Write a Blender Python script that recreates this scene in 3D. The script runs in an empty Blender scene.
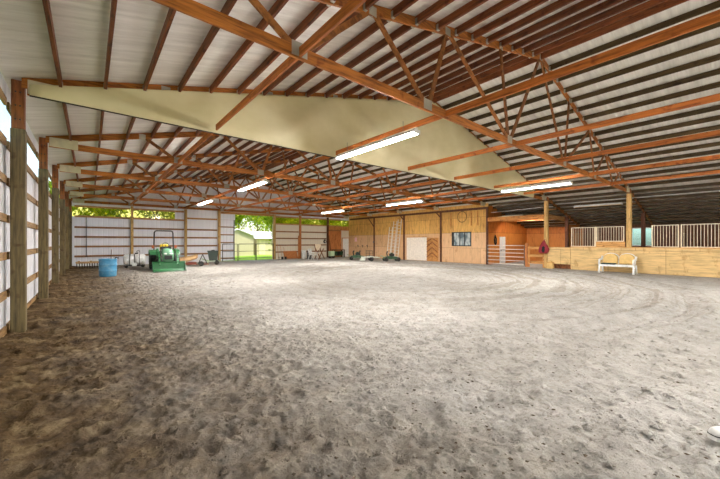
import bpy, math, random
import numpy as np
from mathutils import Vector, Matrix, Euler
random.seed(7)
rng = np.random.default_rng(11)
SC = bpy.context.scene
COL = SC.collection
PI = math.pi

# ------------------------------------------------------------------ materials
def lin(c):
    return tuple(((x/255)/12.92 if x/255 <= .04045 else ((x/255+.055)/1.055)**2.4) for x in c)

class NT:
    def __init__(s, name):
        s.m = bpy.data.materials.new(name); s.m.use_nodes = True
        s.t = s.m.node_tree; s.t.nodes.clear()
        s.out = s.n('ShaderNodeOutputMaterial')
    def n(s, typ, **kw):
        o = s.t.nodes.new(typ)
        for k, v in kw.items():
            if k.startswith('i_'):
                o.inputs[k[2:].replace('_', ' ')].default_value = v
            else: setattr(o, k, v)
        return o
    def l(s, a, b): s.t.links.new(a, b)
    def coords(s, scale=(1,1,1), kind='Object'):
        tc = s.n('ShaderNodeTexCoord'); mp = s.n('ShaderNodeMapping')
        mp.inputs['Scale'].default_value = scale
        s.l(tc.outputs[kind], mp.inputs['Vector']); return mp.outputs[0]
    def noise(s, vec, scale, detail=4, rough=.55):
        o = s.n('ShaderNodeTexNoise'); o.inputs['Scale'].default_value = scale
        o.inputs['Detail'].default_value = detail; o.inputs['Roughness'].default_value = rough
        s.l(vec, o.inputs['Vector']); return o.outputs['Fac']
    def ramp(s, fac, stops):
        o = s.n('ShaderNodeValToRGB'); e = o.color_ramp.elements
        while len(e) < len(stops): e.new(.5)
        for k, (p, c) in enumerate(stops): e[k].position = p; e[k].color = (*c, 1)
        s.l(fac, o.inputs[0]); return o.outputs[0]
    def mix(s, fac, a, b, mode='MIX'):
        o = s.n('ShaderNodeMix', data_type='RGBA', blend_type=mode)
        for v, idx in ((fac, 0), (a, 6), (b, 7)):
            if isinstance(v, (int, float)): o.inputs[idx].default_value = v
            elif isinstance(v, tuple): o.inputs[idx].default_value = (*v, 1)
            else: s.l(v, o.inputs[idx])
        return o.outputs[2]
    def bsdf(s, col, rough=.6, metal=0, bump=None, bstr=.3, bdist=.01, spec=.5, **kw):
        b = s.n('ShaderNodeBsdfPrincipled')
        if isinstance(col, tuple): b.inputs['Base Color'].default_value = (*col, 1)
        else: s.l(col, b.inputs['Base Color'])
        b.inputs['Roughness'].default_value = rough; b.inputs['Metallic'].default_value = metal
        b.inputs['Specular IOR Level'].default_value = spec
        for k, v in kw.items(): b.inputs[k].default_value = v
        if bump is not None:
            bp = s.n('ShaderNodeBump'); bp.inputs['Strength'].default_value = bstr; bp.inputs['Distance'].default_value = bdist
            s.l(bump, bp.inputs['Height']); s.l(bp.outputs[0], b.inputs['Normal'])
        s.l(b.outputs[0], s.out.inputs[0]); return b

def wood(name, c, d, axis='y', scale=1., var=.25, rough=.6, kn=True):
    """sawn timber: grain along one axis, knots, piece-to-piece variation"""
    t = NT(name)
    st = {'x': (1.2, 16, 16), 'y': (16, 1.2, 16), 'z': (16, 16, 1.2), 'n': (5, 5, 5)}[axis]
    v = t.coords(tuple(q*scale for q in st))
    oi = t.n('ShaderNodeObjectInfo')
    add = t.n('ShaderNodeVectorMath', operation='ADD'); t.l(v, add.inputs[0])
    mm = t.n('ShaderNodeVectorMath', operation='SCALE'); mm.inputs[0].default_value = (37, 61, 23); t.l(oi.outputs['Random'], mm.inputs['Scale'])
    t.l(mm.outputs[0], add.inputs[1]); v = add.outputs[0]
    f = t.noise(v, 1.6, 5, .6)
    col = t.ramp(f, [(.3, lin(d)), (.55, lin(c)), (.8, tuple(min(1, x*1.25) for x in lin(c)))])
    if kn:
        v2 = t.coords((3, 3, 3)); a2 = t.n('ShaderNodeVectorMath', operation='ADD'); t.l(v2, a2.inputs[0]); t.l(mm.outputs[0], a2.inputs[1])
        k = t.ramp(t.noise(a2.outputs[0], 1.5, 2), [(.60, (1, 1, 1)), (.72, (.55, .42, .32))])
        col = t.mix(1., col, k, 'MULTIPLY')
    hs = t.n('ShaderNodeHueSaturation')
    mr = t.n('ShaderNodeMapRange'); mr.inputs['To Min'].default_value = 1-var; mr.inputs['To Max'].default_value = 1+var
    t.l(oi.outputs['Random'], mr.inputs['Value']); t.l(mr.outputs[0], hs.inputs['Value']); t.l(col, hs.inputs['Color'])
    t.bsdf(hs.outputs[0], rough, bump=f, bstr=.25, spec=.35); return t.m

def plain(name, c, rough=.5, metal=0, var=.12, scale=6, spec=.5, dirt=None, **kw):
    t = NT(name); v = t.coords()
    f = t.noise(v, scale, 5)
    c0 = lin(c); a = tuple(x*(1-var) for x in c0); b = tuple(min(1, x*(1+var)) for x in c0)
    col = t.ramp(f, [(.3, a), (.7, b)])
    if dirt:
        g = t.ramp(t.noise(v, scale*.6, 6, .7), [(.5, (0, 0, 0)), (.68, (1, 1, 1))])
        col = t.mix(g, col, lin(dirt))
    t.bsdf(col, rough, metal, bump=f, bstr=.08, spec=spec, **kw); return t.m

M = {}
M['purlin'] = wood('purlin_wood', (120, 64, 28), (66, 33, 14), 'y', var=.3)
M['purlin_dark'] = wood('dark_purlin_wood', (84, 66, 38), (44, 33, 18), 'y', var=.2)
M['truss_x'] = wood('truss_wood_chord', (174, 106, 42), (106, 58, 22), 'x', var=.12)
M['web'] = wood('truss_wood_web', (150, 94, 44), (90, 52, 22), 'n', var=.28)
M['brace'] = wood('brace_wood', (190, 110, 44), (122, 64, 24), 'y', var=.16)
M['plate'] = plain('galvanised_plate', (176, 172, 160), .45, .5)
M['bolt'] = plain('bolt_steel', (70, 60, 52), .5, .6)
M['post_olive'] = wood('treated_post_wood', (108, 94, 60), (66, 56, 34), 'z', var=.1)
M['post_block'] = wood('post_block_wood', (142, 84, 44), (78, 42, 22), 'z', var=.1)
M['post_tan'] = wood('tan_post_wood', (206, 168, 104), (150, 112, 60), 'z', var=.1)
M['post_brown'] = wood('dark_brown_post_wood', (104, 60, 34), (62, 34, 20), 'z', var=.1)
M['post_orange'] = wood('orange_post_wood', (196, 126, 70), (140, 82, 40), 'z', var=.1)
M['girt_y'] = wood('girt_wood', (148, 116, 70), (96, 66, 36), 'y', var=.15)
M['girt_x'] = wood('end_girt_wood', (160, 116, 76), (106, 66, 40), 'x', var=.18)
M['beam_x'] = wood('beam_wood', (196, 146, 90), (140, 92, 48), 'x', var=.12)
M['beam_y'] = wood('loft_beam_wood', (206, 140, 70), (146, 86, 36), 'y', var=.1)
M['gold_y'] = wood('golden_board_wood', (214, 160, 92), (160, 104, 50), 'y', var=.1)
M['gold_z'] = wood('golden_upright_wood', (210, 150, 84), (150, 96, 46), 'z', var=.12)
M['brown_n'] = wood('brown_board_wood', (146, 92, 52), (92, 52, 26), 'n', var=.2)
M['gusset'] = plain('heel_plywood', (206, 196, 166), .6)
M['white_metal'] = plain('white_painted_metal', (235, 235, 232), .4)
M['white_plastic'] = plain('white_plastic', (240, 240, 236), .4, dirt=(205, 200, 185))
M['cream'] = plain('cream_canvas', (238, 220, 190), .8)
M['black'] = plain('black_plastic', (28, 28, 28), .5)
M['rubber'] = plain('tyre_rubber', (34, 33, 32), .8, dirt=(90, 84, 74))
M['grey_steel'] = plain('grey_pipe_steel', (112, 112, 110), .4, .5)
M['dark_steel'] = plain('dark_pipe_steel', (40, 40, 40), .45, .4)
M['alu'] = plain('ladder_aluminium', (232, 228, 218), .4, .1)
M['tractor_green'] = plain('tractor_green_paint', (28, 104, 52), .35, dirt=(70, 112, 74))
M['bucket_green'] = plain('bucket_green_paint', (14, 98, 44), .4, dirt=(40, 96, 52))
M['hood_green'] = plain('hood_green_with_sheen', (104, 150, 116), .2)  # tractor green made paler, with the hood's reflection put into the colour
M['yellow'] = plain('yellow_vinyl', (236, 206, 40), .45)
M['lens'] = plain('headlight_lens', (236, 238, 232), .1)
M['amber'] = plain('amber_lens', (170, 84, 34), .3)
M['blue'] = plain('blue_drum_plastic', (74, 148, 190), .45, dirt=(120, 172, 198))
M['inside_dark'] = plain('dark_interior', (48, 44, 40), .8)
M['binplastic'] = plain('dark_bin_plastic', (58, 70, 62), .55)
M['pale_green'] = plain('pale_green_paint', (176, 196, 158), .5)
M['mower_green'] = plain('mower_green_paint', (36, 74, 42), .45, dirt=(88, 96, 74))
M['pale_deck'] = plain('pale_grey_metal', (202, 206, 190), .5, dirt=(160, 162, 140))
M['maroon'] = plain('maroon_nylon', (138, 34, 44), .75)
M['rope'] = plain('dark_rope', (84, 64, 40), .9)
M['pink'] = plain('pink_notice', (244, 196, 200), .6)
M['tan_cushion'] = plain('tan_cushion_fabric', (214, 178, 112), .85)
M['teal_dark'] = plain('dark_seat_pad', (40, 58, 58), .8)
M['rust'] = plain('red_brown_rust', (122, 58, 40), .8)
M['tan_hide'] = plain('tan_steel_cover', (196, 160, 112), .7, dirt=(150, 112, 74))
M['silver_door'] = plain('silver_door_paint', (214, 214, 208), .5)
M['white_door'] = plain('white_door_paint', (244, 244, 238), .5)
M['white_panel'] = plain('white_panel_paint', (240, 228, 212), .6)
M['shoe'] = plain('white_shoe_leather', (228, 226, 220), .5)
M['black_lace'] = plain('black_fabric', (20, 20, 20), .8)

def siding_mat(name, c, bstr=.1):
    t = NT(name); v = t.coords((1, 1, .25))
    f = t.noise(v, 3, 5)
    c0 = lin(c)
    col = t.ramp(f, [(.25, tuple(x*.94 for x in c0)), (.75, c0)])
    t.bsdf(col, .45, bump=f, bstr=bstr); return t.m
M['siding'] = siding_mat('white_ribbed_siding', (218, 218, 222))
M['siding_end'] = siding_mat('end_wall_siding', (246, 246, 252))
M['siding_warm'] = siding_mat('beige_ribbed_siding', (236, 226, 206))
M['sage'] = siding_mat('sage_shed_siding', (190, 180, 150))
M['shed_roof'] = siding_mat('white_shed_roof', (244, 244, 246))

def roof_mat():
    t = NT('white_metal_roof_underside'); v = t.coords()
    f = t.noise(t.coords((.35, 5, 1)), 1.2, 6, .65)
    col = t.ramp(f, [(.25, lin((204, 200, 192))), (.6, lin((236, 233, 226))), (.85, lin((246, 244, 238)))])
    w = t.n('ShaderNodeTexWave', wave_type='BANDS', bands_direction='Y'); w.inputs['Scale'].default_value = 3.4/ (2*PI) * 2
    t.l(v, w.inputs['Vector'])
    rib = t.ramp(w.outputs['Fac'], [(.86, (0, 0, 0)), (.97, (1, 1, 1))])
    t.bsdf(col, .5, bump=rib, bstr=.5, bdist=.02); return t.m
M['roof'] = roof_mat()

def sheet_mat():
    t = NT('white_poly_sheet'); v = t.coords((.4, 1, .6))
    f = t.noise(v, 1.5, 4)
    col = t.ramp(f, [(.3, lin((206, 194, 146))), (.7, lin((228, 218, 180)))])
    t.bsdf(col, .55, bump=f, bstr=.3, bdist=.05); return t.m
M['sheet'] = sheet_mat()

def ply_mat(name, c_up, c_lo, zs, axis='Y', stain=True):
    """plywood / OSB sheets: seams, stains, chips; lower row of another board"""
    t = NT(name)
    tc = t.n('ShaderNodeTexCoord'); sp = t.n('ShaderNodeSeparateXYZ'); t.l(tc.outputs['Object'], sp.inputs[0])
    cb = t.n('ShaderNodeCombineXYZ'); t.l(sp.outputs[axis], cb.inputs[0]); t.l(sp.outputs['Z'], cb.inputs[1])
    br = t.n('ShaderNodeTexBrick'); br.offset = .5
    br.inputs['Scale'].default_value = 1; br.inputs['Brick Width'].default_value = 2.44; br.inputs['Row Height'].default_value = 1.22
    br.inputs['Mortar Size'].default_value = .008
    br.inputs['Color1'].default_value = (1, 1, 1, 1); br.inputs['Color2'].default_value = (.86, .83, .78, 1); br.inputs['Mortar'].default_value = (.32, .24, .16, 1)
    t.l(cb.outputs[0], br.inputs['Vector'])
    mp = t.n('ShaderNodeMapping'); mp.inputs['Scale'].default_value = (5, 5, .8) if c_up != c_lo else (6, .7, 6)
    t.l(tc.outputs['Object'], mp.inputs[0])
    g = t.noise(mp.outputs[0], 2.2, 6, .62)
    up = t.ramp(g, [(.28, tuple(x*.62 for x in lin(c_up))), (.55, lin(c_up)), (.8, tuple(min(1, x*1.2) for x in lin(c_up)))])
    lo = t.ramp(g, [(.25, tuple(x*.8 for x in lin(c_lo))), (.6, lin(c_lo))])
    mr = t.n('ShaderNodeMapRange'); mr.inputs['From Min'].default_value = zs-.01; mr.inputs['From Max'].default_value = zs+.01
    t.l(sp.outputs['Z'], mr.inputs['Value'])
    col = t.mix(mr.outputs[0], lo, up)
    col = t.mix(1., col, br.outputs['Color'], 'MULTIPLY')
    if stain:
        s_ = t.ramp(t.noise(t.coords((2.2, 2.2, 1.)), 1.6, 7, .72), [(.55, (1, 1, 1)), (.66, (.5, .36, .22))])
        col = t.mix(.55, col, s_, 'MULTIPLY')
    t.bsdf(col, .6, bump=g, bstr=.2, spec=.3); return t.m
M['ply_wall'] = ply_mat('stained_osb_and_plywood', (228, 176, 96), (234, 190, 144), 2.45, 'Y')
M['ply_aisle'] = ply_mat('orange_board_lining', (206, 124, 52), (214, 138, 62), 2.4, 'X')
M['ply_aisle_y'] = ply_mat('orange_board_back_lining', (200, 122, 54), (206, 134, 64), 2.4, 'Y')
M['ply_kick'] = ply_mat('knotty_plywood_kickboard', (222, 188, 130), (222, 188, 130), -9, 'Y')
M['stall_back'] = wood('dark_stall_boards', (112, 70, 40), (66, 38, 22), 'z', var=.05)

def sand_mat():
    t = NT('arena_sand'); v = t.coords()
    big = t.noise(v, .35, 5, .6); mid = t.noise(v, 3.2, 7, .68); fine = t.noise(v, 24, 7, .75); grit = t.noise(v, 110, 3, .7)
    col = t.ramp(mid, [(.25, lin((156, 153, 148))), (.5, lin((187, 184, 178))), (.75, lin((206, 204, 199)))])
    bd = t.ramp(big, [(.35, lin((232, 228, 222))), (.65, lin((255, 253, 250)))])
    col = t.mix(1., col, bd, 'MULTIPLY')
    sp = t.ramp(fine, [(.34, (.3, .26, .2)), (.42, (.85, .83, .8)), (.5, (1, 1, 1))])
    col = t.mix(.6, col, sp, 'MULTIPLY')
    # damp brown footing along the siding wall
    tc = t.n('ShaderNodeTexCoord'); s3 = t.n('ShaderNodeSeparateXYZ'); t.l(tc.outputs['Object'], s3.inputs[0])
    ad = t.n('ShaderNodeMath', operation='MULTIPLY_ADD'); t.l(t.noise(v, .9, 6, .7), ad.inputs[0]); ad.inputs[1].default_value = -3.4; t.l(s3.outputs['X'], ad.inputs[2])
    mr = t.n('ShaderNodeMapRange', interpolation_type='SMOOTHSTEP'); mr.inputs['From Min'].default_value = -2.6; mr.inputs['From Max'].default_value = 2.3
    mr.inputs['To Min'].default_value = 1; mr.inputs['To Max'].default_value = 0
    t.l(ad.outputs[0], mr.inputs['Value'])
    br = t.ramp(mid, [(.3, lin((52, 38, 22))), (.5, lin((100, 80, 53))), (.72, lin((154, 134, 100)))])
    br = t.mix(.7, br, sp, 'MULTIPLY')
    col = t.mix(mr.outputs[0], col, br)
    sub = t.n('ShaderNodeVectorMath', operation='SUBTRACT'); t.l(v, sub.inputs[0]); sub.inputs[1].default_value = (12.2, 11.2, 0)
    wob = t.n('ShaderNodeTexNoise'); wob.inputs['Scale'].default_value = .5; t.l(v, wob.inputs['Vector'])
    sc_ = t.n('ShaderNodeVectorMath', operation='MULTIPLY'); t.l(sub.outputs[0], sc_.inputs[0]); sc_.inputs[1].default_value = (1, 1, 0)
    ln = t.n('ShaderNodeVectorMath', operation='LENGTH'); t.l(sc_.outputs[0], ln.inputs[0])
    rr = t.n('ShaderNodeMath', operation='MULTIPLY_ADD'); t.l(wob.outputs['Fac'], rr.inputs[0]); rr.inputs[1].default_value = .7; t.l(ln.outputs['Value'], rr.inputs[2])
    nr = t.n('ShaderNodeTexNoise', noise_dimensions='1D'); nr.inputs['Scale'].default_value = 1.35; nr.inputs['Detail'].default_value = 3; nr.inputs['Roughness'].default_value = .65; t.l(rr.outputs[0], nr.inputs['W'])
    band = t.ramp(nr.outputs['Fac'], [(.40, (.74, .71, .66)), (.50, (1, 1, 1)), (.62, (1.0, 1.0, 1.0))])
    nr.inputs['Scale'].default_value = 2.3
    m3 = t.n('ShaderNodeMapRange', interpolation_type='SMOOTHSTEP'); m3.inputs['From Min'].default_value = 6.5; m3.inputs['From Max'].default_value = 13.; m3.inputs['To Min'].default_value = .25; m3.inputs['To Max'].default_value = .8; t.l(s3.outputs['X'], m3.inputs['Value'])
    m1 = t.n('ShaderNodeMapRange', interpolation_type='SMOOTHSTEP'); m1.inputs['From Min'].default_value = 11.8; m1.inputs['From Max'].default_value = 10.6; t.l(rr.outputs[0], m1.inputs['Value'])
    m2 = t.n('ShaderNodeMapRange', interpolation_type='SMOOTHSTEP'); m2.inputs['From Min'].default_value = 2.; m2.inputs['From Max'].default_value = 5.; t.l(rr.outputs[0], m2.inputs['Value'])
    mm = t.n('ShaderNodeMath', operation='MULTIPLY'); t.l(m1.outputs[0], mm.inputs[0]); t.l(m2.outputs[0], mm.inputs[1])
    m4 = t.n('ShaderNodeMath', operation='MULTIPLY'); t.l(mm.outputs[0], m4.inputs[0]); t.l(m3.outputs[0], m4.inputs[1])
    col = t.mix(m4.outputs[0], col, t.mix(1., col, band, 'MULTIPLY'))
    hsum = t.n('ShaderNodeMath', operation='MULTIPLY_ADD'); t.l(grit, hsum.inputs[0]); hsum.inputs[1].default_value = .25; t.l(fine, hsum.inputs[2])
    h2 = t.n('ShaderNodeMath', operation='MULTIPLY_ADD'); t.l(mid, h2.inputs[0]); h2.inputs[1].default_value = 1.6; t.l(hsum.outputs[0], h2.inputs[2])
    t.bsdf(col, .95, bump=h2.outputs[0], bstr=1., bdist=.04, spec=.1); return t.m
M['sand'] = sand_mat()

def glaze_mat(name, tint, rough=.1):
    t = NT(name); v = t.coords()
    tr = t.n('ShaderNodeBsdfTransparent'); tr.inputs[0].default_value = (*tint, 1)
    gl = t.n('ShaderNodeBsdfGlossy'); gl.inputs['Roughness'].default_value = rough
    mx = t.n('ShaderNodeMixShader'); f = t.ramp(t.noise(v, 2, 3), [(.3, (.05,)*3), (.8, (.12,)*3)])
    t.l(f, mx.inputs[0]); t.l(tr.outputs[0], mx.inputs[1]); t.l(gl.outputs[0], mx.inputs[2])
    t.l(mx.outputs[0], t.out.inputs[0]); return t.m
M['strip_glaze'] = glaze_mat('yellowed_clear_panel', (1., .93, .5))
M['strip_clear'] = glaze_mat('clear_side_panel', (.95, .96, .95))
M['glass'] = glaze_mat('window_glass', (.5, .7, .8), .03)

def painted_mirror_glass():
    t = NT('window_glass_painted_reflection'); v = t.coords((1, 2.2, 1.4))
    f = t.noise(v, 1.3, 2)
    b = t.bsdf(t.ramp(f, [(.4, lin((104, 120, 126))), (.6, lin((196, 204, 202)))]), .08, spec=.9); return t.m  # grey and white reflections are painted into the pane colour
M['dark_glass'] = painted_mirror_glass()

def leaf_mat():
    t = NT('tree_leaves'); v = t.coords((1, 1, 1))
    f = t.noise(v, 2.2, 3); f2 = t.noise(v, 17, 2)
    col = t.ramp(f, [(.3, lin((66, 104, 20))), (.5, lin((150, 172, 40))), (.72, lin((214, 212, 74)))])
    c2 = t.ramp(f2, [(.35, (.5, .55, .4)), (.6, (1, 1, 1))]); col = t.mix(1., col, c2, 'MULTIPLY')
    d = t.n('ShaderNodeBsdfDiffuse'); t.l(col, d.inputs[0]); tl = t.n('ShaderNodeBsdfTranslucent'); t.l(col, tl.inputs[0])
    mx = t.n('ShaderNodeMixShader'); mx.inputs[0].default_value = .45
    t.l(d.outputs[0], mx.inputs[1]); t.l(tl.outputs[0], mx.inputs[2]); t.l(mx.outputs[0], t.out.inputs[0]); return t.m
M['leaf'] = leaf_mat()
M['bark'] = wood('tree_bark', (110, 90, 62), (64, 48, 32), 'z', var=.1, kn=False)
def grass_mat():
    t = NT('lawn_grass'); v = t.coords()
    f = t.noise(v, 9, 7, .7)
    col = t.ramp(f, [(.3, lin((92, 130, 40))), (.55, lin((156, 188, 66))), (.8, lin((196, 216, 100)))])
    t.bsdf(col, .9, bump=f, bstr=.6, bdist=.05, spec=.1); return t.m
M['grass'] = grass_mat()

LIT = 235.
def tube_mat(name='lit_fluorescent_tube', LIT=LIT):
    t = NT(name); e = t.n('ShaderNodeEmission'); e.inputs[0].default_value = (1., .93, .82, 1)
    v = t.coords(); f = t.ramp(t.noise(v, .5, 1), [(.2, (.97,)*3), (.8, (1,)*3)])
    e.inputs[1].default_value = LIT
    c = t.mix(1., f, (1., .97, .95), 'MULTIPLY'); t.l(c, e.inputs[0])
    t.l(e.outputs[0], t.out.inputs[0]); return t.m
M['tube'] = tube_mat(); M['tube_mid'] = tube_mat('lit_tube_raised', 250.); M['tube_far'] = tube_mat('lit_tube_raised_most', 270.)  # mid and far emission raised only to brighten the dimmer parts of the barn
M['tube_off'] = plain('unlit_tube_glass', (226, 196, 140), .3)

# ------------------------------------------------------------------ mesh building
class MB:
    def __init__(s): s.v = []; s.f = []; s.sm = []
    def add(s, vs, fs, smooth=False):
        n = len(s.v); s.v += [tuple(p) for p in vs]
        s.f += [tuple(i+n for i in f) for f in fs]; s.sm += [smooth]*len(fs); return s
    def box(s, x0, x1, y0, y1, z0, z1):
        return s.add([(x0,y0,z0),(x1,y0,z0),(x1,y1,z0),(x0,y1,z0),(x0,y0,z1),(x1,y0,z1),(x1,y1,z1),(x0,y1,z1)],
                     [(0,3,2,1),(4,5,6,7),(0,1,5,4),(1,2,6,5),(2,3,7,6),(3,0,4,7)])
    def cbox(s, x0, x1, y0, y1, z0, z1, c=.008):
        """box with chamfered edges"""
        cx, cy, cz = (x0+x1)/2, (y0+y1)/2, (z0+z1)/2; hx, hy, hz = (x1-x0)/2, (y1-y0)/2, (z1-z0)/2
        c = min(c, hx*.9, hy*.9, hz*.9)
        vs, idx = [], {}
        for sx in (-1, 1):
            for sy in (-1, 1):
                for sz in (-1, 1):
                    for a in range(3):
                        p = [sx*hx, sy*hy, sz*hz]
                        for b in range(3):
                            if b != a: p[b] -= (sx, sy, sz)[b]*c
                        idx[(sx, sy, sz, a)] = len(vs); vs.append((cx+p[0], cy+p[1], cz+p[2]))
        fs = []
        cor = [(-1,-1), (1,-1), (1,1), (-1,1)]
        for a in range(3):
            o = [(a+1) % 3, (a+2) % 3]
            for sg in (-1, 1):
                q = []
                for u, w in cor:
                    k = [0,0,0]; k[a] = sg; k[o[0]] = u; k[o[1]] = w; q.append(idx[(*k, a)])
                fs.append(tuple(q if sg > 0 else q[::-1]))
        for a in range(3):
            b, d = (a+1) % 3, (a+2) % 3
            for sb in (-1, 1):
                for sd in (-1, 1):
                    k0 = [0,0,0]; k1 = [0,0,0]; k0[a] = -1; k1[a] = 1
                    for k in (k0, k1): k[b] = sb; k[d] = sd
                    q = [idx[(*k0, b)], idx[(*k1, b)], idx[(*k1, d)], idx[(*k0, d)]]
                    fs.append(tuple(q if sb*sd > 0 else q[::-1]))
        for sx in (-1, 1):
            for sy in (-1, 1):
                for sz in (-1, 1):
                    q = [idx[(sx,sy,sz,a)] for a in range(3)]
                    fs.append(tuple(q if sx*sy*sz > 0 else q[::-1]))
        return s.add(vs, fs)
    def bar(s, p, q, w, h, up=(0,0,1)):
        """timber from p to q; h along up, w across"""
        p, q = Vector(p), Vector(q); d = (q-p).normalized(); u = Vector(up)
        sd = d.cross(u)
        if sd.length < 1e-5: sd = d.cross(Vector((1,0,0)))
        sd.normalize(); u = sd.cross(d).normalized()
        vs = []
        for e in (p, q):
            for a, b in ((-1,-1),(1,-1),(1,1),(-1,1)): vs.append(e+sd*(a*w/2)+u*(b*h/2))
        return s.add(vs, [(3,2,1,0),(4,5,6,7),(0,1,5,4),(1,2,6,5),(2,3,7,6),(3,0,4,7)])
    def tube(s, pts, r, n=8, cap=True):
        pts = [Vector(p) for p in pts]; rs = r if isinstance(r, (list, tuple)) else [r]*len(pts)
        ref = None; vs = []
        for i, p in enumerate(pts):
            t = (pts[min(i+1, len(pts)-1)]-pts[max(i-1, 0)]).normalized()
            if ref is None: ref = t.orthogonal().normalized()
            ref = (ref - t*ref.dot(t)).normalized(); b = t.cross(ref)
            for k in range(n):
                a = 2*PI*k/n; vs.append(p+(ref*math.cos(a)+b*math.sin(a))*rs[i])
        fs = [(i*n+k, i*n+(k+1) % n, (i+1)*n+(k+1) % n, (i+1)*n+k) for i in range(len(pts)-1) for k in range(n)]
        s.add(vs, fs, True)
        if cap:
            m = len(s.v)-len(vs); e = m+(len(pts)-1)*n
            s.f += [tuple(m+k for k in range(n))[::-1], tuple(e+k for k in range(n))]; s.sm += [False]*2
        return s
    def lathe(s, prof, c=(0,0,0), n=20, axis='z', sx=1, sy=1):
        vs = []
        for r, z in prof:
            for k in range(n):
                a = 2*PI*k/n; p = (r*math.cos(a)*sx, r*math.sin(a)*sy, z)
                if axis == 'x': p = (z, p[0], p[1])
                if axis == 'y': p = (p[1], z, p[0])
                vs.append((c[0]+p[0], c[1]+p[1], c[2]+p[2]))
        fs = [(i*n+k, i*n+(k+1) % n, (i+1)*n+(k+1) % n, (i+1)*n+k) for i in range(len(prof)-1) for k in range(n)]
        fs += [tuple(range(n))[::-1], tuple((len(prof)-1)*n+k for k in range(n))]
        return s.add(vs, fs, True)
    def prism(s, poly, d0, d1, plane='yz'):
        """polygon extruded along the missing axis"""
        def mk(a, b, d): return {'yz': (d,a,b), 'xz': (a,d,b), 'xy': (a,b,d)}[plane]
        n = len(poly); vs = [mk(a,b,d0) for a,b in poly]+[mk(a,b,d1) for a,b in poly]
        return s.add(vs, [tuple(range(n)), tuple(range(n, 2*n))[::-1]]+[(i, i+n, (i+1) % n+n, (i+1) % n) for i in range(n)])
    def ell(s, c, r, n=14, m=8):
        prof = [(max(.02, math.sin(PI*i/m)), -math.cos(PI*i/m)) for i in range(m+1)]
        vs = [(c[0]+r[0]*a*math.cos(2*PI*k/n), c[1]+r[1]*a*math.sin(2*PI*k/n), c[2]+r[2]*z) for a, z in prof for k in range(n)]
        fs = [(i*n+k, i*n+(k+1) % n, (i+1)*n+(k+1) % n, (i+1)*n+k) for i in range(m) for k in range(n)]
        return s.add(vs, fs, True)
    def build(s, name, mat, parent=None, world=False, fix=True):
        me = bpy.data.meshes.new(name)
        off = parent_origin(parent) if (world and parent is not None) else Vector((0,0,0))
        me.from_pydata([tuple(Vector(p)-off) for p in s.v], [], s.f)
        me.polygons.foreach_set('use_smooth', s.sm)
        if fix and len(s.f) < 4000:
            import bmesh
            b = bmesh.new(); b.from_mesh(me); bmesh.ops.recalc_face_normals(b, faces=b.faces); b.to_mesh(me); b.free()
        me.materials.append(M[mat]); me.update()
        o = bpy.data.objects.new(name, me); COL.objects.link(o)
        if parent is not None: o.parent = parent
        return o

def parent_origin(o):
    v = Vector((0,0,0))
    while o is not None: v = v+Vector(o.location); o = o.parent
    return v

def tag(o, label, cat, group=None, kind=None):
    o['label'] = label; o['category'] = cat
    if group: o['group'] = group
    if kind: o['kind'] = kind
    return o
def thing(name, label, cat, loc=(0,0,0), rz=0, group=None):
    o = bpy.data.objects.new(name, None); COL.objects.link(o)
    o.location = loc; o.rotation_euler = (0,0,rz); o.empty_display_size = .2
    return tag(o, label, cat, group)
def struct(o, label, cat='building'):
    return tag(o, label, cat, None, 'structure')
KIDS = {}
def dup(root, loc=None, rz=None, label=None, group=None):
    def cp(o, par):
        c = o.copy(); COL.objects.link(c)
        if par is not None: c.parent = par
        for ch in list(o.children): cp(ch, c)
        return c
    r = cp(root, None)
    if loc is not None: r.location = loc
    if rz is not None: r.rotation_euler = (0,0,rz)
    if label: r['label'] = label
    if group: r['group'] = group
    return r
ORD = ['first','second','third','fourth','fifth','sixth','seventh','eighth','ninth','tenth','eleventh','twelfth','thirteenth','fourteenth',
       'fifteenth','sixteenth','seventeenth','eighteenth','nineteenth','twentieth']

# ------------------------------------------------------------------ dimensions (metres; camera stands at x=y=0)
XL, XR, RID = -.9, 23.0, 11.1        # inner face of siding-wall posts, line of stall posts, ridge
TY = [.03+4.27*k for k in range(8)]  # truss / post lines
YE = TY[7]                           # far end wall
ZC = 4.42                            # underside of bottom chords
def zr(x): return 7.74-.25*abs(x-RID)  # roof underside
XP = 23.3                            # plywood wall line
XB = 30.2                            # back wall behind the stalls
YB = -12.8                           # open end behind the camera

# ------------------------------------------------------------------ floor
def vnoise(x, y, seed):
    def h(i, j):
        n = (i.astype(np.int64)*374761393 + j.astype(np.int64)*668265263 + seed*1442695041) & 0x7fffffff
        n = ((n ^ (n >> 13))*1274126177) & 0x7fffffff
        return (n ^ (n >> 16)) % 65536/65535.
    xi, yi = np.floor(x), np.floor(y); fx, fy = x-xi, y-yi
    fx = fx*fx*(3-2*fx); fy = fy*fy*(3-2*fy)
    return (h(xi,yi)*(1-fx)+h(xi+1,yi)*fx)*(1-fy)+(h(xi,yi+1)*(1-fx)+h(xi+1,yi+1)*fx)*fy-.5
def fbm(x, y, f, o, seed, g=.5):
    r = 0; a = 1
    for k in range(o): r = r+a*vnoise(x*f, y*f, seed+k); f *= 2.03; a *= g
    return r
def axis_pts(a, lo, hi, b, fine, coarse, rate=1.035):
    p = list(np.arange(lo, hi, fine)); st = fine
    while p[-1] < b: st = min(coarse, st*rate); p.append(p[-1]+st)
    p[-1] = b; q = []; st = fine; c = lo
    while c > a: st = min(coarse, st*1.15); c -= st; q.append(c)
    if q: q[-1] = a
    return np.array(q[::-1]+p)
xs = axis_pts(-1.16, -1.16, 6.0, 22.95, .02, .12, 1.02); ys = axis_pts(YB, -.3, 6.5, YE-.02, .02, .12, 1.02)
GX, GY = np.meshgrid(xs, ys, indexing='ij')
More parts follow.
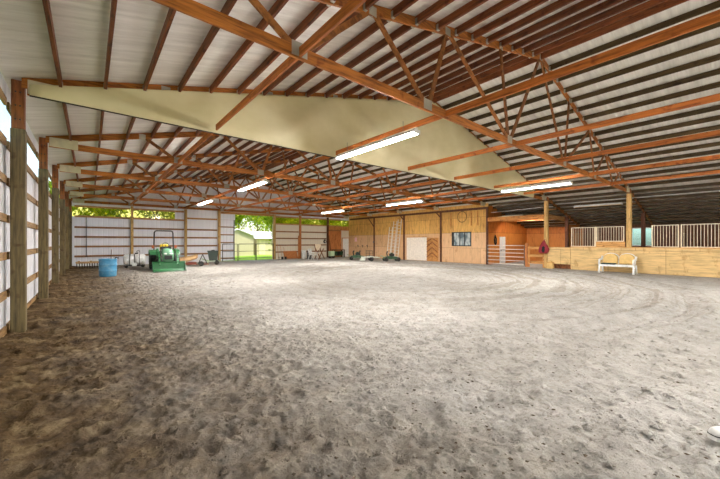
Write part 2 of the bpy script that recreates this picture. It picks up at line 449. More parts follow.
Z = .035*fbm(GX, GY, .35, 3, 3)+.05*fbm(GX, GY, 1.3, 4, 21)+.03*fbm(GX, GY, 5., 3, 55)+.02*(.25-np.abs(fbm(GX, GY, 8., 3, 61)))+.012*fbm(GX, GY, 19., 2, 63)
# hoof and foot prints
near = np.clip(1-(GX+1)/16, .25, 1)
D = np.zeros_like(Z)
for k in range(6200):
    t = k/6200
    if k < 3600: px, py = rng.uniform(-1.1, 9), rng.uniform(-.3, 11)
    elif k < 4700: px, py = rng.uniform(-1.1, 2.2), rng.uniform(1, 22)
    else: px, py = rng.uniform(-1.1, 22), rng.uniform(0, 29)
    r = rng.uniform(.045, .10); e = rng.uniform(.6, 1.5); a = rng.uniform(0, PI); dep = rng.uniform(.006, .024)
    i0, i1 = np.searchsorted(xs, [px-.4, px+.4]); j0, j1 = np.searchsorted(ys, [py-.4, py+.4])
    if i1 <= i0 or j1 <= j0: continue
    X, Y = GX[i0:i1, j0:j1]-px, GY[i0:i1, j0:j1]-py
    u = (X*math.cos(a)+Y*math.sin(a))/e; w = -X*math.sin(a)+Y*math.cos(a)
    q = np.sqrt(u*u+w*w)/r
    D[i0:i1, j0:j1] += dep*(-np.exp(-q**3)*1.1+.65*np.exp(-((q-1.35)/.35)**2))
Z += D*near
# harrow tracks: rings round the middle of the arena
R = np.hypot(GX-12.2, GY-11.2)+.25*fbm(GX, GY, .25, 2, 91)
ring = np.clip((R-4.2)/1, 0, 1)*np.clip((11.3-R)/.8, 0, 1)*np.clip((GX-3)/5, 0, 1)
Z += ring*(.045*np.sin(R*2*PI/.95)*(.6+1.2*np.clip(vnoise(R*.7, R*0, 8)+.3, 0, 1))+.016*np.sin(R*2*PI/.31+2*vnoise(GX*.2, GY*.2, 5)))
# banked footing against the wall posts
Z += .16*np.exp(-((GX+1.15)/.5)**2)*(.6+fbm(GX, GY, 1.1, 3, 77))*np.clip((GY-1)/4, 0, 1)
Z = np.minimum(Z, .11)-.012
edge = np.clip((22.95-GX)/.6, 0, 1)*np.clip((YE-GY)/.8, 0, 1); Z = Z*(.25+.75*edge)
nx, ny = len(xs), len(ys)
ii = np.arange(nx*ny).reshape(nx, ny)
quads = np.stack([ii[:-1,:-1], ii[1:,:-1], ii[1:,1:], ii[:-1,1:]], -1).reshape(-1, 4)
me = bpy.data.meshes.new('floor')
me.vertices.add(nx*ny); me.vertices.foreach_set('co', np.stack([GX, GY, Z], -1).reshape(-1).astype(np.float32))
me.loops.add(quads.size); me.loops.foreach_set('vertex_index', quads.reshape(-1).astype(np.int32))
me.polygons.add(len(quads)); me.polygons.foreach_set('loop_start', np.arange(0, quads.size, 4, dtype=np.int32))
me.polygons.foreach_set('use_smooth', np.ones(len(quads), dtype=bool))
me.update(calc_edges=True); me.materials.append(M['sand'])
fl = bpy.data.objects.new('floor', me); COL.objects.link(fl)
struct(fl, 'churned grey sand footing of the riding arena', 'floor')
struct(MB().box(22.95, XB, YB, YE+.0, -.1, -.02).build('floor_stalls', 'sand'), 'sandy floor under the stalls and aisle', 'floor')
struct(MB().box(-30, 60, YE+.02, 120, -.2, -.06).build('lawn', 'grass'), 'bright green lawn outside the open end doorway', 'lawn')
struct(MB().box(XB+.1, 90, -40, YE+.02, -.2, -.06).build('lawn', 'grass'), 'lawn outside the stall window', 'lawn')
struct(MB().box(-60, -1.3, -30, YE+.02, -.2, -.06).build('lawn', 'grass'), 'lawn outside the white siding wall', 'lawn')

# loose clods and dark bits of bedding lying on the sand
def lumps(name, mat, n, smin, smax, flat, label, seed):
    r = np.random.default_rng(seed); base = np.array([(1,0,0),(-1,0,0),(0,1,0),(0,-1,0),(0,0,1),(0,0,-1)], float)
    tri = np.array([(0,2,4),(2,1,4),(1,3,4),(3,0,4),(2,0,5),(1,2,5),(3,1,5),(0,3,5)])
    rad = 1.6+22*r.random(n)**1.7; ang = r.uniform(math.radians(-52), math.radians(52), n)
    a0 = math.radians(39.82)+ang; px, py = rad*np.sin(a0), rad*np.cos(a0)
    ok = (px > -1.05) & (px < 22) & (py < 28.5) & (py > -.2); px, py = px[ok], py[ok]; m = len(px)
    i = np.clip(np.searchsorted(xs, px)-1, 0, nx-1); j = np.clip(np.searchsorted(ys, py)-1, 0, ny-1)
    sz = smin+(smax-smin)*r.random(m)**2.5
    v = base[None]*r.uniform(.6, 1.3, (m, 6, 1))*sz[:, None, None]*np.stack([r.uniform(.7, 1.6, m), r.uniform(.7, 1.3, m), np.full(m, flat)], -1)[:, None, :]
    th = r.uniform(0, 2*PI, m); c, s_ = np.cos(th)[:, None], np.sin(th)[:, None]
    X = v[..., 0]*c-v[..., 1]*s_+px[:, None]; Y = v[..., 0]*s_+v[..., 1]*c+py[:, None]; Zz = v[..., 2]+(Z[i, j]+sz*flat*.35)[:, None]
    f = (tri[None]+6*np.arange(m)[:, None, None]).reshape(-1, 3)
    me = bpy.data.meshes.new(name); me.from_pydata(np.stack([X, Y, Zz], -1).reshape(-1, 3).tolist(), [], f.tolist()); me.materials.append(M[mat])
    o = bpy.data.objects.new(name, me); COL.objects.link(o); tag(o, label, 'debris', None, 'stuff')
M['chaff'] = plain('dark_bedding_bits', (84, 70, 52), .9, var=.3)
lumps('sand_clods', 'sand', 9000, .008, .045, .6, 'small loose clods of sand scattered over the arena footing', 5)
lumps('bedding_bits', 'chaff', 3500, .006, .024, .35, 'dark bits of bedding and bark scattered over the sand', 6)

# ------------------------------------------------------------------ ribbed metal walls
def ribbed(a0, a1, z0, z1, pos, horiz='x', out=1, pitch=.3, flip=False):
    """ribbed sheet along x or y between z0 and z1; z1 may be a function"""
    m = MB(); p = []; a = a0
    n = max(1, round((a1-a0)/pitch)); pt = (a1-a0)/n
    for k in range(n):
        b = a0+k*pt
        p += [(b, 0), (b+pt*.42, 0), (b+pt*.47, .022), (b+pt*.6, .022), (b+pt*.65, 0)]
    p.append((a1, 0)); top = z1 if callable(z1) else (lambda q: z1)
    vs = []
    for q, o in p:
        for zz in (z0, top(q)): vs.append((q, pos+o*out, zz) if horiz == 'x' else (pos+o*out, q, zz))
    k = len(p); fs = [(2*i, 2*i+2, 2*i+3, 2*i+1) for i in range(k-1)]
    return m.add(vs, fs)
XW = -1.18
lw = ribbed(YB, YE, -.05, 3.5, XW, 'y', -1); l2 = ribbed(YB, YE, 4.22, 4.66, XW, 'y', -1); lw.add(l2.v, l2.f)
struct(lw.build('wall_left', 'siding', fix=False), 'white ribbed metal siding wall behind the line of timber posts', 'wall')
w1 = MB(); w1.box(XW-.01, XW, YB, YE, 3.5, 4.22)
struct(w1.build('window_1', 'strip_clear'), 'long clear daylight strip high in the white siding wall', 'window')
YW = YE+.2
fw = MB()
def addr(*a, **k):
    r = ribbed(*a, **k); fw.add(r.v, r.f)
addr(XW, 5.4, -.05, 3.5, YW, 'x', 1); addr(XW, 5.4, 4.2, zr, YW, 'x', 1)
addr(5.4, 10.25, 3.7, zr, YW, 'x', 1); addr(5.4, 8.8, -.05, 3.7, YW, 'x', 1)
addr(10.25, 13.85, 4.42, zr, YW, 'x', 1)
addr(13.85, 23.4, 4.2, zr, YW, 'x', 1)
struct(fw.build('wall_far', 'siding_end', fix=False), 'white ribbed metal end wall behind the tractor', 'wall')
rw = ribbed(13.85, 23.4, -.05, 3.5, YW, 'x', 1)
struct(rw.build('wall_far_right', 'siding_warm', fix=False), 'beige ribbed end wall between the open doorway and white door', 'wall')
struct(MB().box(XW, 5.4, YW, YW+.01, 3.5, 4.2).build('window_2', 'strip_glaze'), 'yellowed clear strip above the end wall siding behind the tractor', 'window')
struct(MB().box(13.85, 23.4, YW, YW+.01, 3.5, 4.2).build('window_3', 'strip_glaze'), 'yellowed clear strip above the white plastic chairs', 'window')

# roof: two slopes of the main barn, and the lower roof over the stalls in line with one slope
def slope(x0, x1, y0, y1, th=.02):
    return MB().add([(x0,y0,zr(x0)),(x1,y0,zr(x1)),(x1,y1,zr(x1)),(x0,y1,zr(x0)),(x0,y0,zr(x0)+th),(x1,y0,zr(x1)+th),(x1,y1,zr(x1)+th),(x0,y1,zr(x0)+th)],
                    [(0,3,2,1),(4,5,6,7),(0,1,5,4),(1,2,6,5),(2,3,7,6),(3,0,4,7)])
struct(slope(XW-.06, RID, YB, YE+.6).build('ceiling_left', 'roof'), 'white metal roof slope over the siding wall', 'roof')
struct(slope(RID, XB+.4, YB, YE+.6).build('ceiling_right', 'roof'), 'white metal roof slope running down over the stalls', 'roof')

# ------------------------------------------------------------------ trusses
NODE_B = [2.4, 5.4, 9.0, 13.2, 16.8, 19.8]
WEBS = [(1.35,'t',2.4),(3.86,'t',2.4),(3.86,'t',5.4),(6.1,'t',5.4),(6.1,'t',9.0),(8.5,'t',9.0),(11.1,'t',9.0)]
WEBS += [(22.2-a, 't', 22.2-b) for a, _, b in WEBS]
def make_truss(label):
    t = thing('roof_truss', label, 'truss', (RID, TY[1], 0), 0, 'wooden roof trusses')
    Y = TY[1]; th = .045
    for x0, x1 in ((XL-.05, RID), (XR+.05, RID)):
        m = MB(); d = .19
        m.add([(x, Y+s*th/2, zr(x)-.012-q) for x in (x0, x1) for s in (-1, 1) for q in (0, d)],
              [(0,1,3,2),(4,6,7,5),(0,4,5,1),(2,3,7,6),(0,2,6,4),(1,5,7,3)])
        m.build('top_chord', 'truss_x', t, True)
    MB().cbox(XL+.02, XR-.02, Y-th/2, Y+th/2, ZC, ZC+.185, .004).build('bottom_chord', 'truss_x', t, True)
    for xt, _, xb in WEBS:
        dx = .06 if xt > xb else -.06
        MB().bar((xb+dx, Y, ZC+.13), (xt, Y, zr(xt)-.1), .042, .10, (1,0,0) if abs(xt-xb) < 3 else (0,0,1)).build('web', 'web', t, True)
    for s in (-1, 1):
        for xb in NODE_B:
            MB().box(xb-.13, xb+.13, Y+s*.023, Y+s*.027, ZC+.03, ZC+.24).build('gusset_plate', 'plate', t, True)
        for xt in sorted(set(w[0] for w in WEBS)):
            MB().box(xt-.09, xt+.09, Y+s*.023, Y+s*.027, zr(xt)-.22, zr(xt)-.05).build('gusset_plate', 'plate', t, True)
    for x0, sg in ((XL+.03, 1), (XR-.03, -1)):
        m = MB(); pl = [(x0, ZC+.02), (x0+sg*.62, ZC+.0), (x0+sg*.62, zr(x0+sg*.62)-.2), (x0, zr(x0)-.05)]
        m.prism(pl, Y-.045, Y-.025, 'xz'); m.build('heel_gusset', 'gusset', t, True)
    return t
TL = ['wooden roof truss overhead, out in front of the unsheeted truss', 'brown wooden roof truss standing just in front of the large white sheet',
      'wooden roof truss that carries the large white sheet', 'first wooden roof truss behind the large white sheet',
      'second wooden roof truss behind the large white sheet', 'third wooden roof truss behind the large white sheet',
      'fourth wooden roof truss behind the large white sheet, last before the end wall']
tr1 = make_truss(TL[1])
TL.append('wooden gable truss standing right against the white end wall')
for k in (0, 2, 3, 4, 5, 6, 7):
    dup(tr1, (RID, TY[k] if k < 7 else YE-.16, 0), None, TL[k])

BAY = ['bay above the near sand', 'bay just before the white sheet', 'first bay behind the white sheet', 'second bay behind the white sheet',
       'third bay behind the white sheet', 'fourth bay behind the white sheet', 'last bay at the end wall']
# ------------------------------------------------------------------ purlins
PX_L = [-.42+.68*k for k in range(17)]
def purlin(xc, y0, y1, hang, mat):
    z = zr(xc)-.008; h = .165
    m = MB().cbox(-.025, .025, 0, y1-y0, -h, 0, .003)
    o = m.build('roof_purlin', mat); o.location = (xc, y0, z-.012)
    if hang:
        for yy in (0., y1-y0-.05):
            hm = MB(); hm.box(-.032, -.0255, yy, yy+.05, -h-.006, -.05); hm.box(.0255, .032, yy, yy+.05, -h-.006, -.05); hm.box(-.032, .032, yy, yy+.05, -h-.006, -h-.001)
            hm.build('joist_hanger', 'plate', o)
    return o
protos = {}
slopes = [('wall-side slope', PX_L, 'up from the siding wall'), ('stall-side slope', [22.2-x for x in PX_L], 'up from the stall posts')]
for b in range(7):
    for sn, pxs, ref in slopes:
        for i, x in enumerate(pxs):
            lab = 'brown purlin, %s %s, %s' % (ORD[i], ref, BAY[b].replace('large ', ''))
            y0 = TY[b]+.03; z = zr(x)-.02
            key = (sn, b <= 1)
            if key not in protos: protos[key] = o = purlin(x, y0, TY[b+1]-.03, b <= 1, 'purlin' if sn == 'wall-side slope' else 'purlin_dark')
            else: o = dup(protos[key])
            o.location = (x, y0, z)
            tag(o, lab, 'purlin', 'roof purlins')
LB = {1: 'beside the window behind the stall bars', 2: 'between the bench post and the maroon bag post', 3: 'over the loft in the aisle', 0: 'at the near end of the stalls'}
for b in range(0, 3):
    for i, x in enumerate([23.5+.68*k for k in range(10)]):
        o = dup(protos[(slopes[1][0], False)], (x, TY[b]+.03, zr(x)-.02))
        tag(o, 'dark purlin over the stalls, %s beyond the post line, %s' % (ORD[i], {0: 'near end', 1: 'between bench post and bag post'}.get(b, 'over the aisle loft') if b != 1 else 'before the bag post'), 'purlin', 'purlins over the stalls')
# ridge board
tag(MB().box(RID-.02, RID+.02, YB, YE, zr(RID)-.012-.2, zr(RID)-.012).build('ridge_board', 'purlin'), 'long brown ridge board along the roof peak', 'board')

# ------------------------------------------------------------------ longitudinal braces lying on the bottom chords
BN = ['siding wall', 'wall-side lights', 'ridge', 'stall-side lights', 'second line from the stalls', 'stall posts']
BX = [2.4, 6.0, 9.37, 12.4, 15.9, 19.3]
for b in range(0, 7):
    for i, x in enumerate(BX):
        a0, a1 = TY[b]+.04, TY[b+1]-.04
        if b == 1: a1 = TY[2]-.2
        if b == 6: a1 = YE-.2
        sh = .0
        m = MB().cbox(x-.02+sh, x+.02+sh, a0, a1, ZC+.015, ZC+.155, .003)
        o = m.build('lateral_brace', 'brace')
        tag(o, 'orange lateral brace, %s from the siding wall, %s' % (ORD[i], BAY[b]), 'brace', 'lateral braces on the trusses')

# ------------------------------------------------------------------ the large white sheet on the second truss
def sheet():
    NX, NZ = 120, 26; vs = []; Y0 = TY[2]-.06
    for i in range(NX+1):
        x = XL+.06+(20.9-XL-.06)*i/NX
        zt = zr(x)-.15; zb = ZC-.02-.05*math.sin(PI*((x*.55) % 1))*.4
        if x > 19.5: zt = min(zt, zt-(x-19.5)*.18)
        for j in range(NZ+1):
            f = j/NZ; z = zb+(zt-zb)*f
            bl = math.sin(PI*f)*min(1, (zt-zb)/1.5)
            fold = .07*math.sin(x*1.1+z*.8)*bl+.05*math.sin(x*2.3-z*2.1+1)*bl
            fold += .16*math.exp(-((x-8.1-(z-5)*-1.2)/.5)**2)*bl*(1 if z < 6.8 else .5)
            fold += .10*math.exp(-((x-4.6-(z-5)*.9)/.4)**2)*bl
            vs.append((x, Y0-.05*bl-fold*.9-.02, z))
    fs = [(i*(NZ+1)+j, (i+1)*(NZ+1)+j, (i+1)*(NZ+1)+j+1, i*(NZ+1)+j+1) for i in range(NX) for j in range(NZ)]
    t = thing('plastic_sheet', 'large cream white plastic sheet hung across the roof truss like a curtain', 'sheet', (RID, Y0, 0))
    m = MB(); m.add(vs, fs, True); o = m.build('sheet_face', 'sheet', t, True)
    sm = o.modifiers.new('thickness', 'SOLIDIFY'); sm.thickness = .006
    hem = MB(); hem.tube([(XL+.06+(20.9-XL-.06)*i/60, Y0-.03, ZC-.03) for i in range(61)], .014, 6); hem.build('hem_rope', 'bolt', t, True)
    return t
sheet()

# ------------------------------------------------------------------ posts on the siding wall
PN = ['white', 'x']
def wall_post(Y, label):
    t = thing('timber_post', label, 'post', (XL-.1, Y, 0), 0, 'timber posts along the siding wall')
    MB().cbox(XL-.2, XL, Y-.1, Y+.1, -.12, 4.5 if False else 3.78, .012).build('post_shaft', 'post_olive', t, True)
    MB().cbox(XL-.19, XL-.015, Y-.085, Y+.085, 3.781, zr(XL-.2)-.02, .01).build('post_block', 'post_block', t, True)
    for zb in (3.95, 4.2, 4.45):
        for xo in (-.13, -.07):
            MB().lathe([(.014, 0), (.014, .012), (.008, .018)], (0,0,0), 8).build('bolt', 'bolt', t).location = Vector((xo-.0+.1, -.087, zb))
    for c in t.children:
        if c.name.startswith('bolt'): c.rotation_euler = (PI/2, 0, 0)
    return t
PL = ['olive timber post of the siding wall, standing beside the white sheet end', 'second olive timber post along the siding wall, next behind the sheet', 'third olive timber post along the siding wall',
      'fourth olive timber post along the siding wall', 'fifth olive timber post along the siding wall, last before the corner', 'corner timber post where siding wall meets end wall']
pp = None
for k in range(2, 8):
    Y = TY[k]+.1 if k < 7 else YE
    if pp is None: pp = wall_post(Y, PL[0])
    else: dup(pp, (XL-.1, Y, 0), None, PL[k-2])
for k in (0, 1):
    dup(pp, (XL-.1, TY[k]+.1, 0), None, 'olive timber post of the siding wall beside the near sand, out of view, %s' % ('ahead' if k else 'abreast'))
# girts of the siding wall
GZ = [.12, .75, 1.45, 2.13, 2.82, 3.5, 4.22]
GB = {1: 'on the camera side of the first post', 2: 'between the first and second posts', 3: 'between the second and third posts', 4: 'between the third and fourth posts', 5: 'between the fourth and fifth posts', 6: 'between the fifth post and the corner'}
for b in range(1, 7):
    y0, y1 = TY[b]+.21, TY[b+1]-.01
    for i, z in enumerate(GZ):
        o = MB().cbox(XW+.005, XW+.045, y0, y1, z-.07, z+.07, .003).build('wall_girt', 'girt_y')
        tag(o, 'siding wall girt, %s from the floor, %s' % (ORD[i], GB[b]), 'girt', 'girts of the siding wall')

# ------------------------------------------------------------------ far end wall: posts, girts, sliding door, gate
for x, w, m, lab in ((2.5, .16, 'post_tan', 'tan end wall post behind the white sprayer tank'), (6.15, .18, 'post_tan', 'tan end wall post just behind the tractor'),
                     (8.8, .2, 'post_tan', 'tan end wall post behind the dark wheeled tub'), (13.98, .24, 'post_tan', 'pale tan post at the open doorway beside the leaning tools'),
                     (16.85, .18, 'post_orange', 'orange brown end wall post above the white bin'), (20.3, .18, 'post_brown', 'dark brown end wall post beside the folding chair')):
    tag(MB().cbox(x-w/2, x+w/2, YE-.1, YE+.1, -.05, 4.4 if x != 8.8 else 4.5, .01).build('timber_post', m), lab, 'post', 'end wall posts')
EB = [(-.78, 2.4, 'between the corner and the sprayer tank post'), (2.6, 6.05, 'behind the tractor'), (6.26, 8.68, 'between the tractor post and the tub post'),
      (14.12, 16.74, 'above the leaning tools'), (16.96, 20.2, 'above the white chairs'), (20.4, 22.2, 'above the workbench')]
for n, (a, b, nm) in enumerate(EB):
    zz = [.7, 1.38, 2.06, 2.74, 3.5, 4.2] if n not in (2, 5) else ([.7, 1.38, 2.06, 2.74, 3.68] if n == 2 else [3.0, 3.5, 4.2])
    for i, z in enumerate(zz):
        o = MB().cbox(a, b, YE+.11, YE+.15, z-.065, z+.065, .003).build('end_girt', 'girt_x' if z < 3.4 else 'beam_x')
        tag(o, 'brown end wall girt %s, %s from the floor' % (nm, ORD[i]), 'girt', 'end wall girts')
tag(MB().cbox(8.95, 13.8, YE-.06, YE+.06, 4.2, 4.4, .006).build('door_header', 'beam_x'), 'tan timber header over the open end doorway', 'beam')
tag(MB().tube([(-.15, YE+.08, .65), (-.15, YE+.08, 3.45)], .02, 8).build('conduit_pipe', 'dark_steel'), 'thin dark vertical conduit pipe near the end wall corner', 'pipe')
# barn door slid half open
d = thing('door_1', 'white ribbed sliding barn door slid part way over the end doorway', 'door', (9.5, YE+.35, 0)); d['kind'] = 'structure'
r = ribbed(8.75, 10.28, .02, 4.3, YE+.36, 'x', 1); r.build('door_sheet', 'siding_end', d, True, False)
for z in (.25, .95, 1.65, 2.35, 3.05, 3.75): MB().cbox(8.78, 10.26, YE+.315, YE+.352, z-.05, z+.05, .003).build('door_rail', 'girt_x', d, True)
for x in (10.2,): MB().cbox(x-.04, x+.04, YE+.28, YE+.314, .05, 4.25, .003).build('door_stile', 'grey_steel' if x > 10 else 'girt_x', d, True)

def pipe_gate(xa, xb, y, label, zt=1.52, mat='dark_steel'):
    t = thing('pipe_gate', label, 'gate', ((xa+xb)/2, y, 0), 0, 'dark pipe gate panels across the doorway')
    for x in (xa+.03, xb-.03): MB().tube([(x, y, .0), (x, y, zt)], .03, 8).build('gate_post', mat, t, True)
    for z in (.22, .86, zt): MB().tube([(xa+.03, y, z), (xb-.03, y, z)], .022 if z < zt else .028, 8).build('gate_rail', mat, t, True)
    return t
for (a, b, l) in ((8.95, 10.3, 'dark pipe gate panel in front of the sliding barn door'), (10.36, 11.95, 'dark pipe gate panel across the doorway, on the barn door side'), (12.0, 13.75, 'dark pipe gate panel across the doorway, on the tool side')):
    pipe_gate(a, b, YE-.35, l)
tag(MB().tube([(8.62, YE-.3, 0), (8.62, YE-.3, 1.55)], .03, 8).build('marker_stake', 'rust'), 'thin reddish stake beside the dark wheeled tub', 'stake')

# ------------------------------------------------------------------ stall-side posts, rafters, walls
for k, lab, mat in ((0, 'tan stall post at the near end of the stall bars', 'post_tan'), (1, 'tan timber post rising behind the white bench', 'post_tan'), (2, 'tan timber post with the maroon bag hanging on it', 'post_tan'),
                    (3, 'dark brown post at the aisle corner of the plywood wall', 'post_brown'), (4, 'dark brown post beside the diagonal plank door', 'post_brown'), (5, 'dark brown post beside the ladders', 'post_brown'),
                    (6, 'dark brown post with knee brace above the green mowers', 'post_brown')):
    w = .11 if k < 3 else .08; xq = (XR if k else XR+.05) if k < 3 else XP
    t = thing('timber_post', lab, 'post', (xq+.1, TY[k], 0), 0, 'posts along the stall line')
    MB().cbox(xq, xq+(2*w if k < 3 else .098), TY[k]-w, TY[k]+w, -.05, ZC-.03 if k < 3 else ZC-.03, .01).build('post_shaft', mat, t, True)
    if k > 3:
        y1 = TY[k]+ (1.0 if k == 6 else .55); s_ = 1
        MB().bar((xq+.04, TY[k]+.06, 3.35 if k == 6 else 3.85), (xq+.04, y1, ZC-.06), .06, .08).build('knee_brace', mat, t, True)
    if k == 6:
        MB().cbox(xq-.07, xq-.005, TY[6]-.07, TY[6]+.07, 1.6, 1.78).build('outlet_box', 'grey_steel', t, True)
# header beam on the plywood wall
for k, nm in ((3, 'above the plywood wall window'), (4, 'above the pale panel'), (5, 'above the ladders'), (6, 'above the green mowers')):
    o = MB().cbox(XP+.02, XP+.08, TY[k]+.1, TY[k+1]-.1, ZC-.2, ZC-.02, .004).build('wall_header', 'post_brown')
    tag(o, 'dark timber header along the plywood wall top, %s' % nm, 'beam', 'headers along the plywood wall')
# rafters and inner posts over the stalls
for k, lab in ((1, 'rafter running down over the stalls from the bench post'), (2, 'rafter running down over the stalls from the maroon bag post'), (0, 'rafter over the near end of the stalls')):
    m = MB(); th = .06; Y = TY[k]
    x0, x1 = XR+.24, XB-.05
    m.add([(x, Y+s*th/2, zr(x)-.012-q) for x in (x0, x1) for s in (-1, 1) for q in (0, .2)], [(0,1,3,2),(4,6,7,5),(0,4,5,1),(2,3,7,6),(0,2,6,4),(1,5,7,3)])
    t = m.build('stall_rafter', 'truss_x'); tag(t, 'brown timber '+lab, 'rafter', 'rafters over the stalls')
    MB().bar((XR+.25, Y+.06, ZC-.6), (XR+1.9, Y+.06, zr(XR+1.9)-.3), .045, .1).build('rafter_brace', 'beam_x', t)
    o = MB().cbox(26.75, 26.95, Y-.1, Y+.1, -.05, zr(26.85)-.25, .01).build('stall_post', 'post_brown')
    tag(o, {1: 'dark inner post beside the stall window', 2: 'dark inner post at the aisle corner under the loft', 0: 'dark inner post at the near end of the stalls'}[k], 'post', 'inner stall posts')

struct(MB().box(XP+.1, XP+.16, TY[3]-.05, YE+.2, -.05, ZC+.25).build('wall_right', 'ply_wall'), 'plywood and stained board wall with the window and ladders', 'wall')
struct(MB().box(XP+.16, XB+.06, TY[3]-.02, TY[3]+.04, -.05, 4.55).build('wall_aisle', 'ply_aisle'), 'orange boarded side wall of the aisle with the silver door', 'wall')
struct(MB().box(XB, XB+.06, TY[2]-.1, TY[3]+.0, -.05, 3.0).build('wall_aisle_back', 'ply_aisle_y'), 'orange boarded back wall of the aisle', 'wall')
struct(MB().box(27.0, XB, TY[2]+.05, TY[2]+.1, -.05, 3.0).build('wall_stall_end', 'ply_aisle'), 'orange board partition between aisle and stalls', 'wall')
bw = MB(); WY0, WY1, WZ0, WZ1 = 4.32, 5.5, 1.42, 2.72
bw.box(XB, XB+.06, YB, WY0, -.05, 3.05); bw.box(XB, XB+.06, WY1, TY[2]-.1, -.05, 3.05); bw.box(XB, XB+.06, WY0, WY1, -.05, WZ0); bw.box(XB, XB+.06, WY0, WY1, WZ1, 3.05)
struct(bw.build('wall_stall_back', 'stall_back'), 'dark board back wall behind the stall bars', 'wall')
w = thing('window_5', 'bright window in the back wall seen through the stall bars', 'window', (XB, 4.9, 1.4)); w['kind'] = 'structure'
MB().box(XB+.02, XB+.03, WY0, WY1, WZ0, WZ1).build('pane', 'glass', w, True)
fm = MB()
for (a, b, c, e) in ((WY0, WY1, WZ0, WZ0+.06), (WY0, WY1, WZ1-.06, WZ1), (WY0, WY0+.06, WZ0, WZ1), (WY1-.06, WY1, WZ0, WZ1), (4.88, 4.94, WZ0, WZ1)): fm.box(XB-.03, XB+.05, a, b, c, e)
fm.build('window_frame', 'white_metal', w, True)

# doors in the aisle and end wall
d = thing('door_2', 'narrow silver white door in the orange aisle wall', 'door', (25.65, TY[3]-.05, 0)); d['kind'] = 'structure'
MB().cbox(25.2, 26.1, TY[3]-.07, TY[3]-.03, 0, 2.12, .005).build('door_leaf', 'silver_door', d, True)
MB().cbox(25.22, 26.08, TY[3]-.08, TY[3]-.071, 1.03, 1.1, .002).build('door_rail', 'grey_steel', d, True)
MB().lathe([(.03, -.06), (.035, -.03), (.015, 0)], (25.3, TY[3]-.075, 1.0), 10, 'y').build('door_knob', 'grey_steel', d, True)
d = thing('door_3', 'white flush door in the corner of the end wall', 'door', (22.8, YE, 0)); d['kind'] = 'structure'
MB().cbox(22.36, 23.22, YE+.02, YE+.06, 0, 2.12, .005).build('door_leaf', 'white_door', d, True)
fr = MB(); fr.box(22.28, 22.35, YE, YE+.08, 0, 2.2); fr.box(22.35, 23.25, YE, YE+.08, 2.125, 2.2); fr.build('door_frame', 'gold_z', d, True)
MB().lathe([(.03, -.06), (.035, -.03), (.015, 0)], (22.45, YE+.02, 1.0), 10, 'y').build('door_knob', 'grey_steel', d, True)
# end wall boards by the white door
struct(MB().box(20.4, 22.27, YE+.151, YE+.17, 0, 3.0).build('trim_1', 'post_orange'), 'brown orange plywood sheet on the end wall beside the white door', 'panel')
struct(MB().box(20.4, 23.38, YE+.155, YE+.175, 3.02, 3.5).build('trim_2', 'gold_z'), 'golden boards above the white door', 'panel')

# diagonal plank door and pale sliding panel on the plywood wall
d = thing('door_4', 'wooden door of diagonal chevron planks beside the pale panel', 'door', (XP+.05, 17.8, 0)); d['kind'] = 'structure'
y0, y1, z1 = 17.38, 18.6, 2.08
MB().box(XP+.07, XP+.1, y0, y1, 0, z1).build('door_leaf', 'gold_z', d, True)
ym = (y0+y1)/2
for half, sg in (((y0, ym), 1), ((ym, y1), -1)):
    for k in range(9):
        zc = .1+k*.23
        a, b = half
        za, zb = (zc, zc+.42) if sg > 0 else (zc+.42, zc)
        za, zb = min(max(za, .08), z1-.05), min(max(zb, .08), z1-.05)
        if zb-za == 0: continue
        MB().bar((XP+.05, a+.03, za), (XP+.05, b-.0, zb), .03, .17, (1,0,0)).build('plank', 'brown_n' if k % 2 else 'gold_y', d, True)
MB().cbox(XP+.02, XP+.04, y0, y0+.08, 0, z1).build('stile', 'gold_z', d, True); MB().cbox(XP+.02, XP+.04, y1-.08, y1, 0, z1).build('stile', 'gold_z', d, True)
d = thing('door_5', 'wide pale whitewashed sliding door panel on the plywood wall', 'door', (XP+.05, 19.8, 0)); d['kind'] = 'structure'
MB().cbox(XP+.05, XP+.09, 18.64, 21.02, .02, 2.12, .004).build('door_leaf', 'white_panel', d, True)
MB().cbox(XP+.02, XP+.07, 18.64, 21.02, 2.13, 2.2, .004).build('door_track', 'gold_y', d, True)
for yy in (18.64, 19.8, 20.96): MB().cbox(XP+.035, XP+.05, yy, yy+.06, .02, 2.12).build('batten', 'white_panel', d, True)
# window in plywood wall
w = thing('window_4', 'dark framed three pane window in the plywood wall', 'window', (XP, 14.9, 1.4)); w['kind'] = 'structure'
a0, a1, b0, b1 = 14.22, 16.0, 1.36, 2.52
fm = MB()
for (p, q, r_, s_) in ((a0, a1, b0, b0+.07), (a0, a1, b1-.07, b1), (a0, a0+.06, b0, b1), (a1-.2, a1, b0, b1), (14.75, 14.82, b0, b1), (15.2, 15.26, b0, b1)): fm.box(XP+.05, XP+.1, p, q, r_, s_)
fm.build('window_frame', 'dark_steel', w, True)
for (p, q) in ((a0+.06, 14.75), (14.82, 15.2), (15.26, a1-.2)): MB().box(XP+.075, XP+.095, p, q, b0+.07, b1-.07).build('pane', 'dark_glass', w, True)
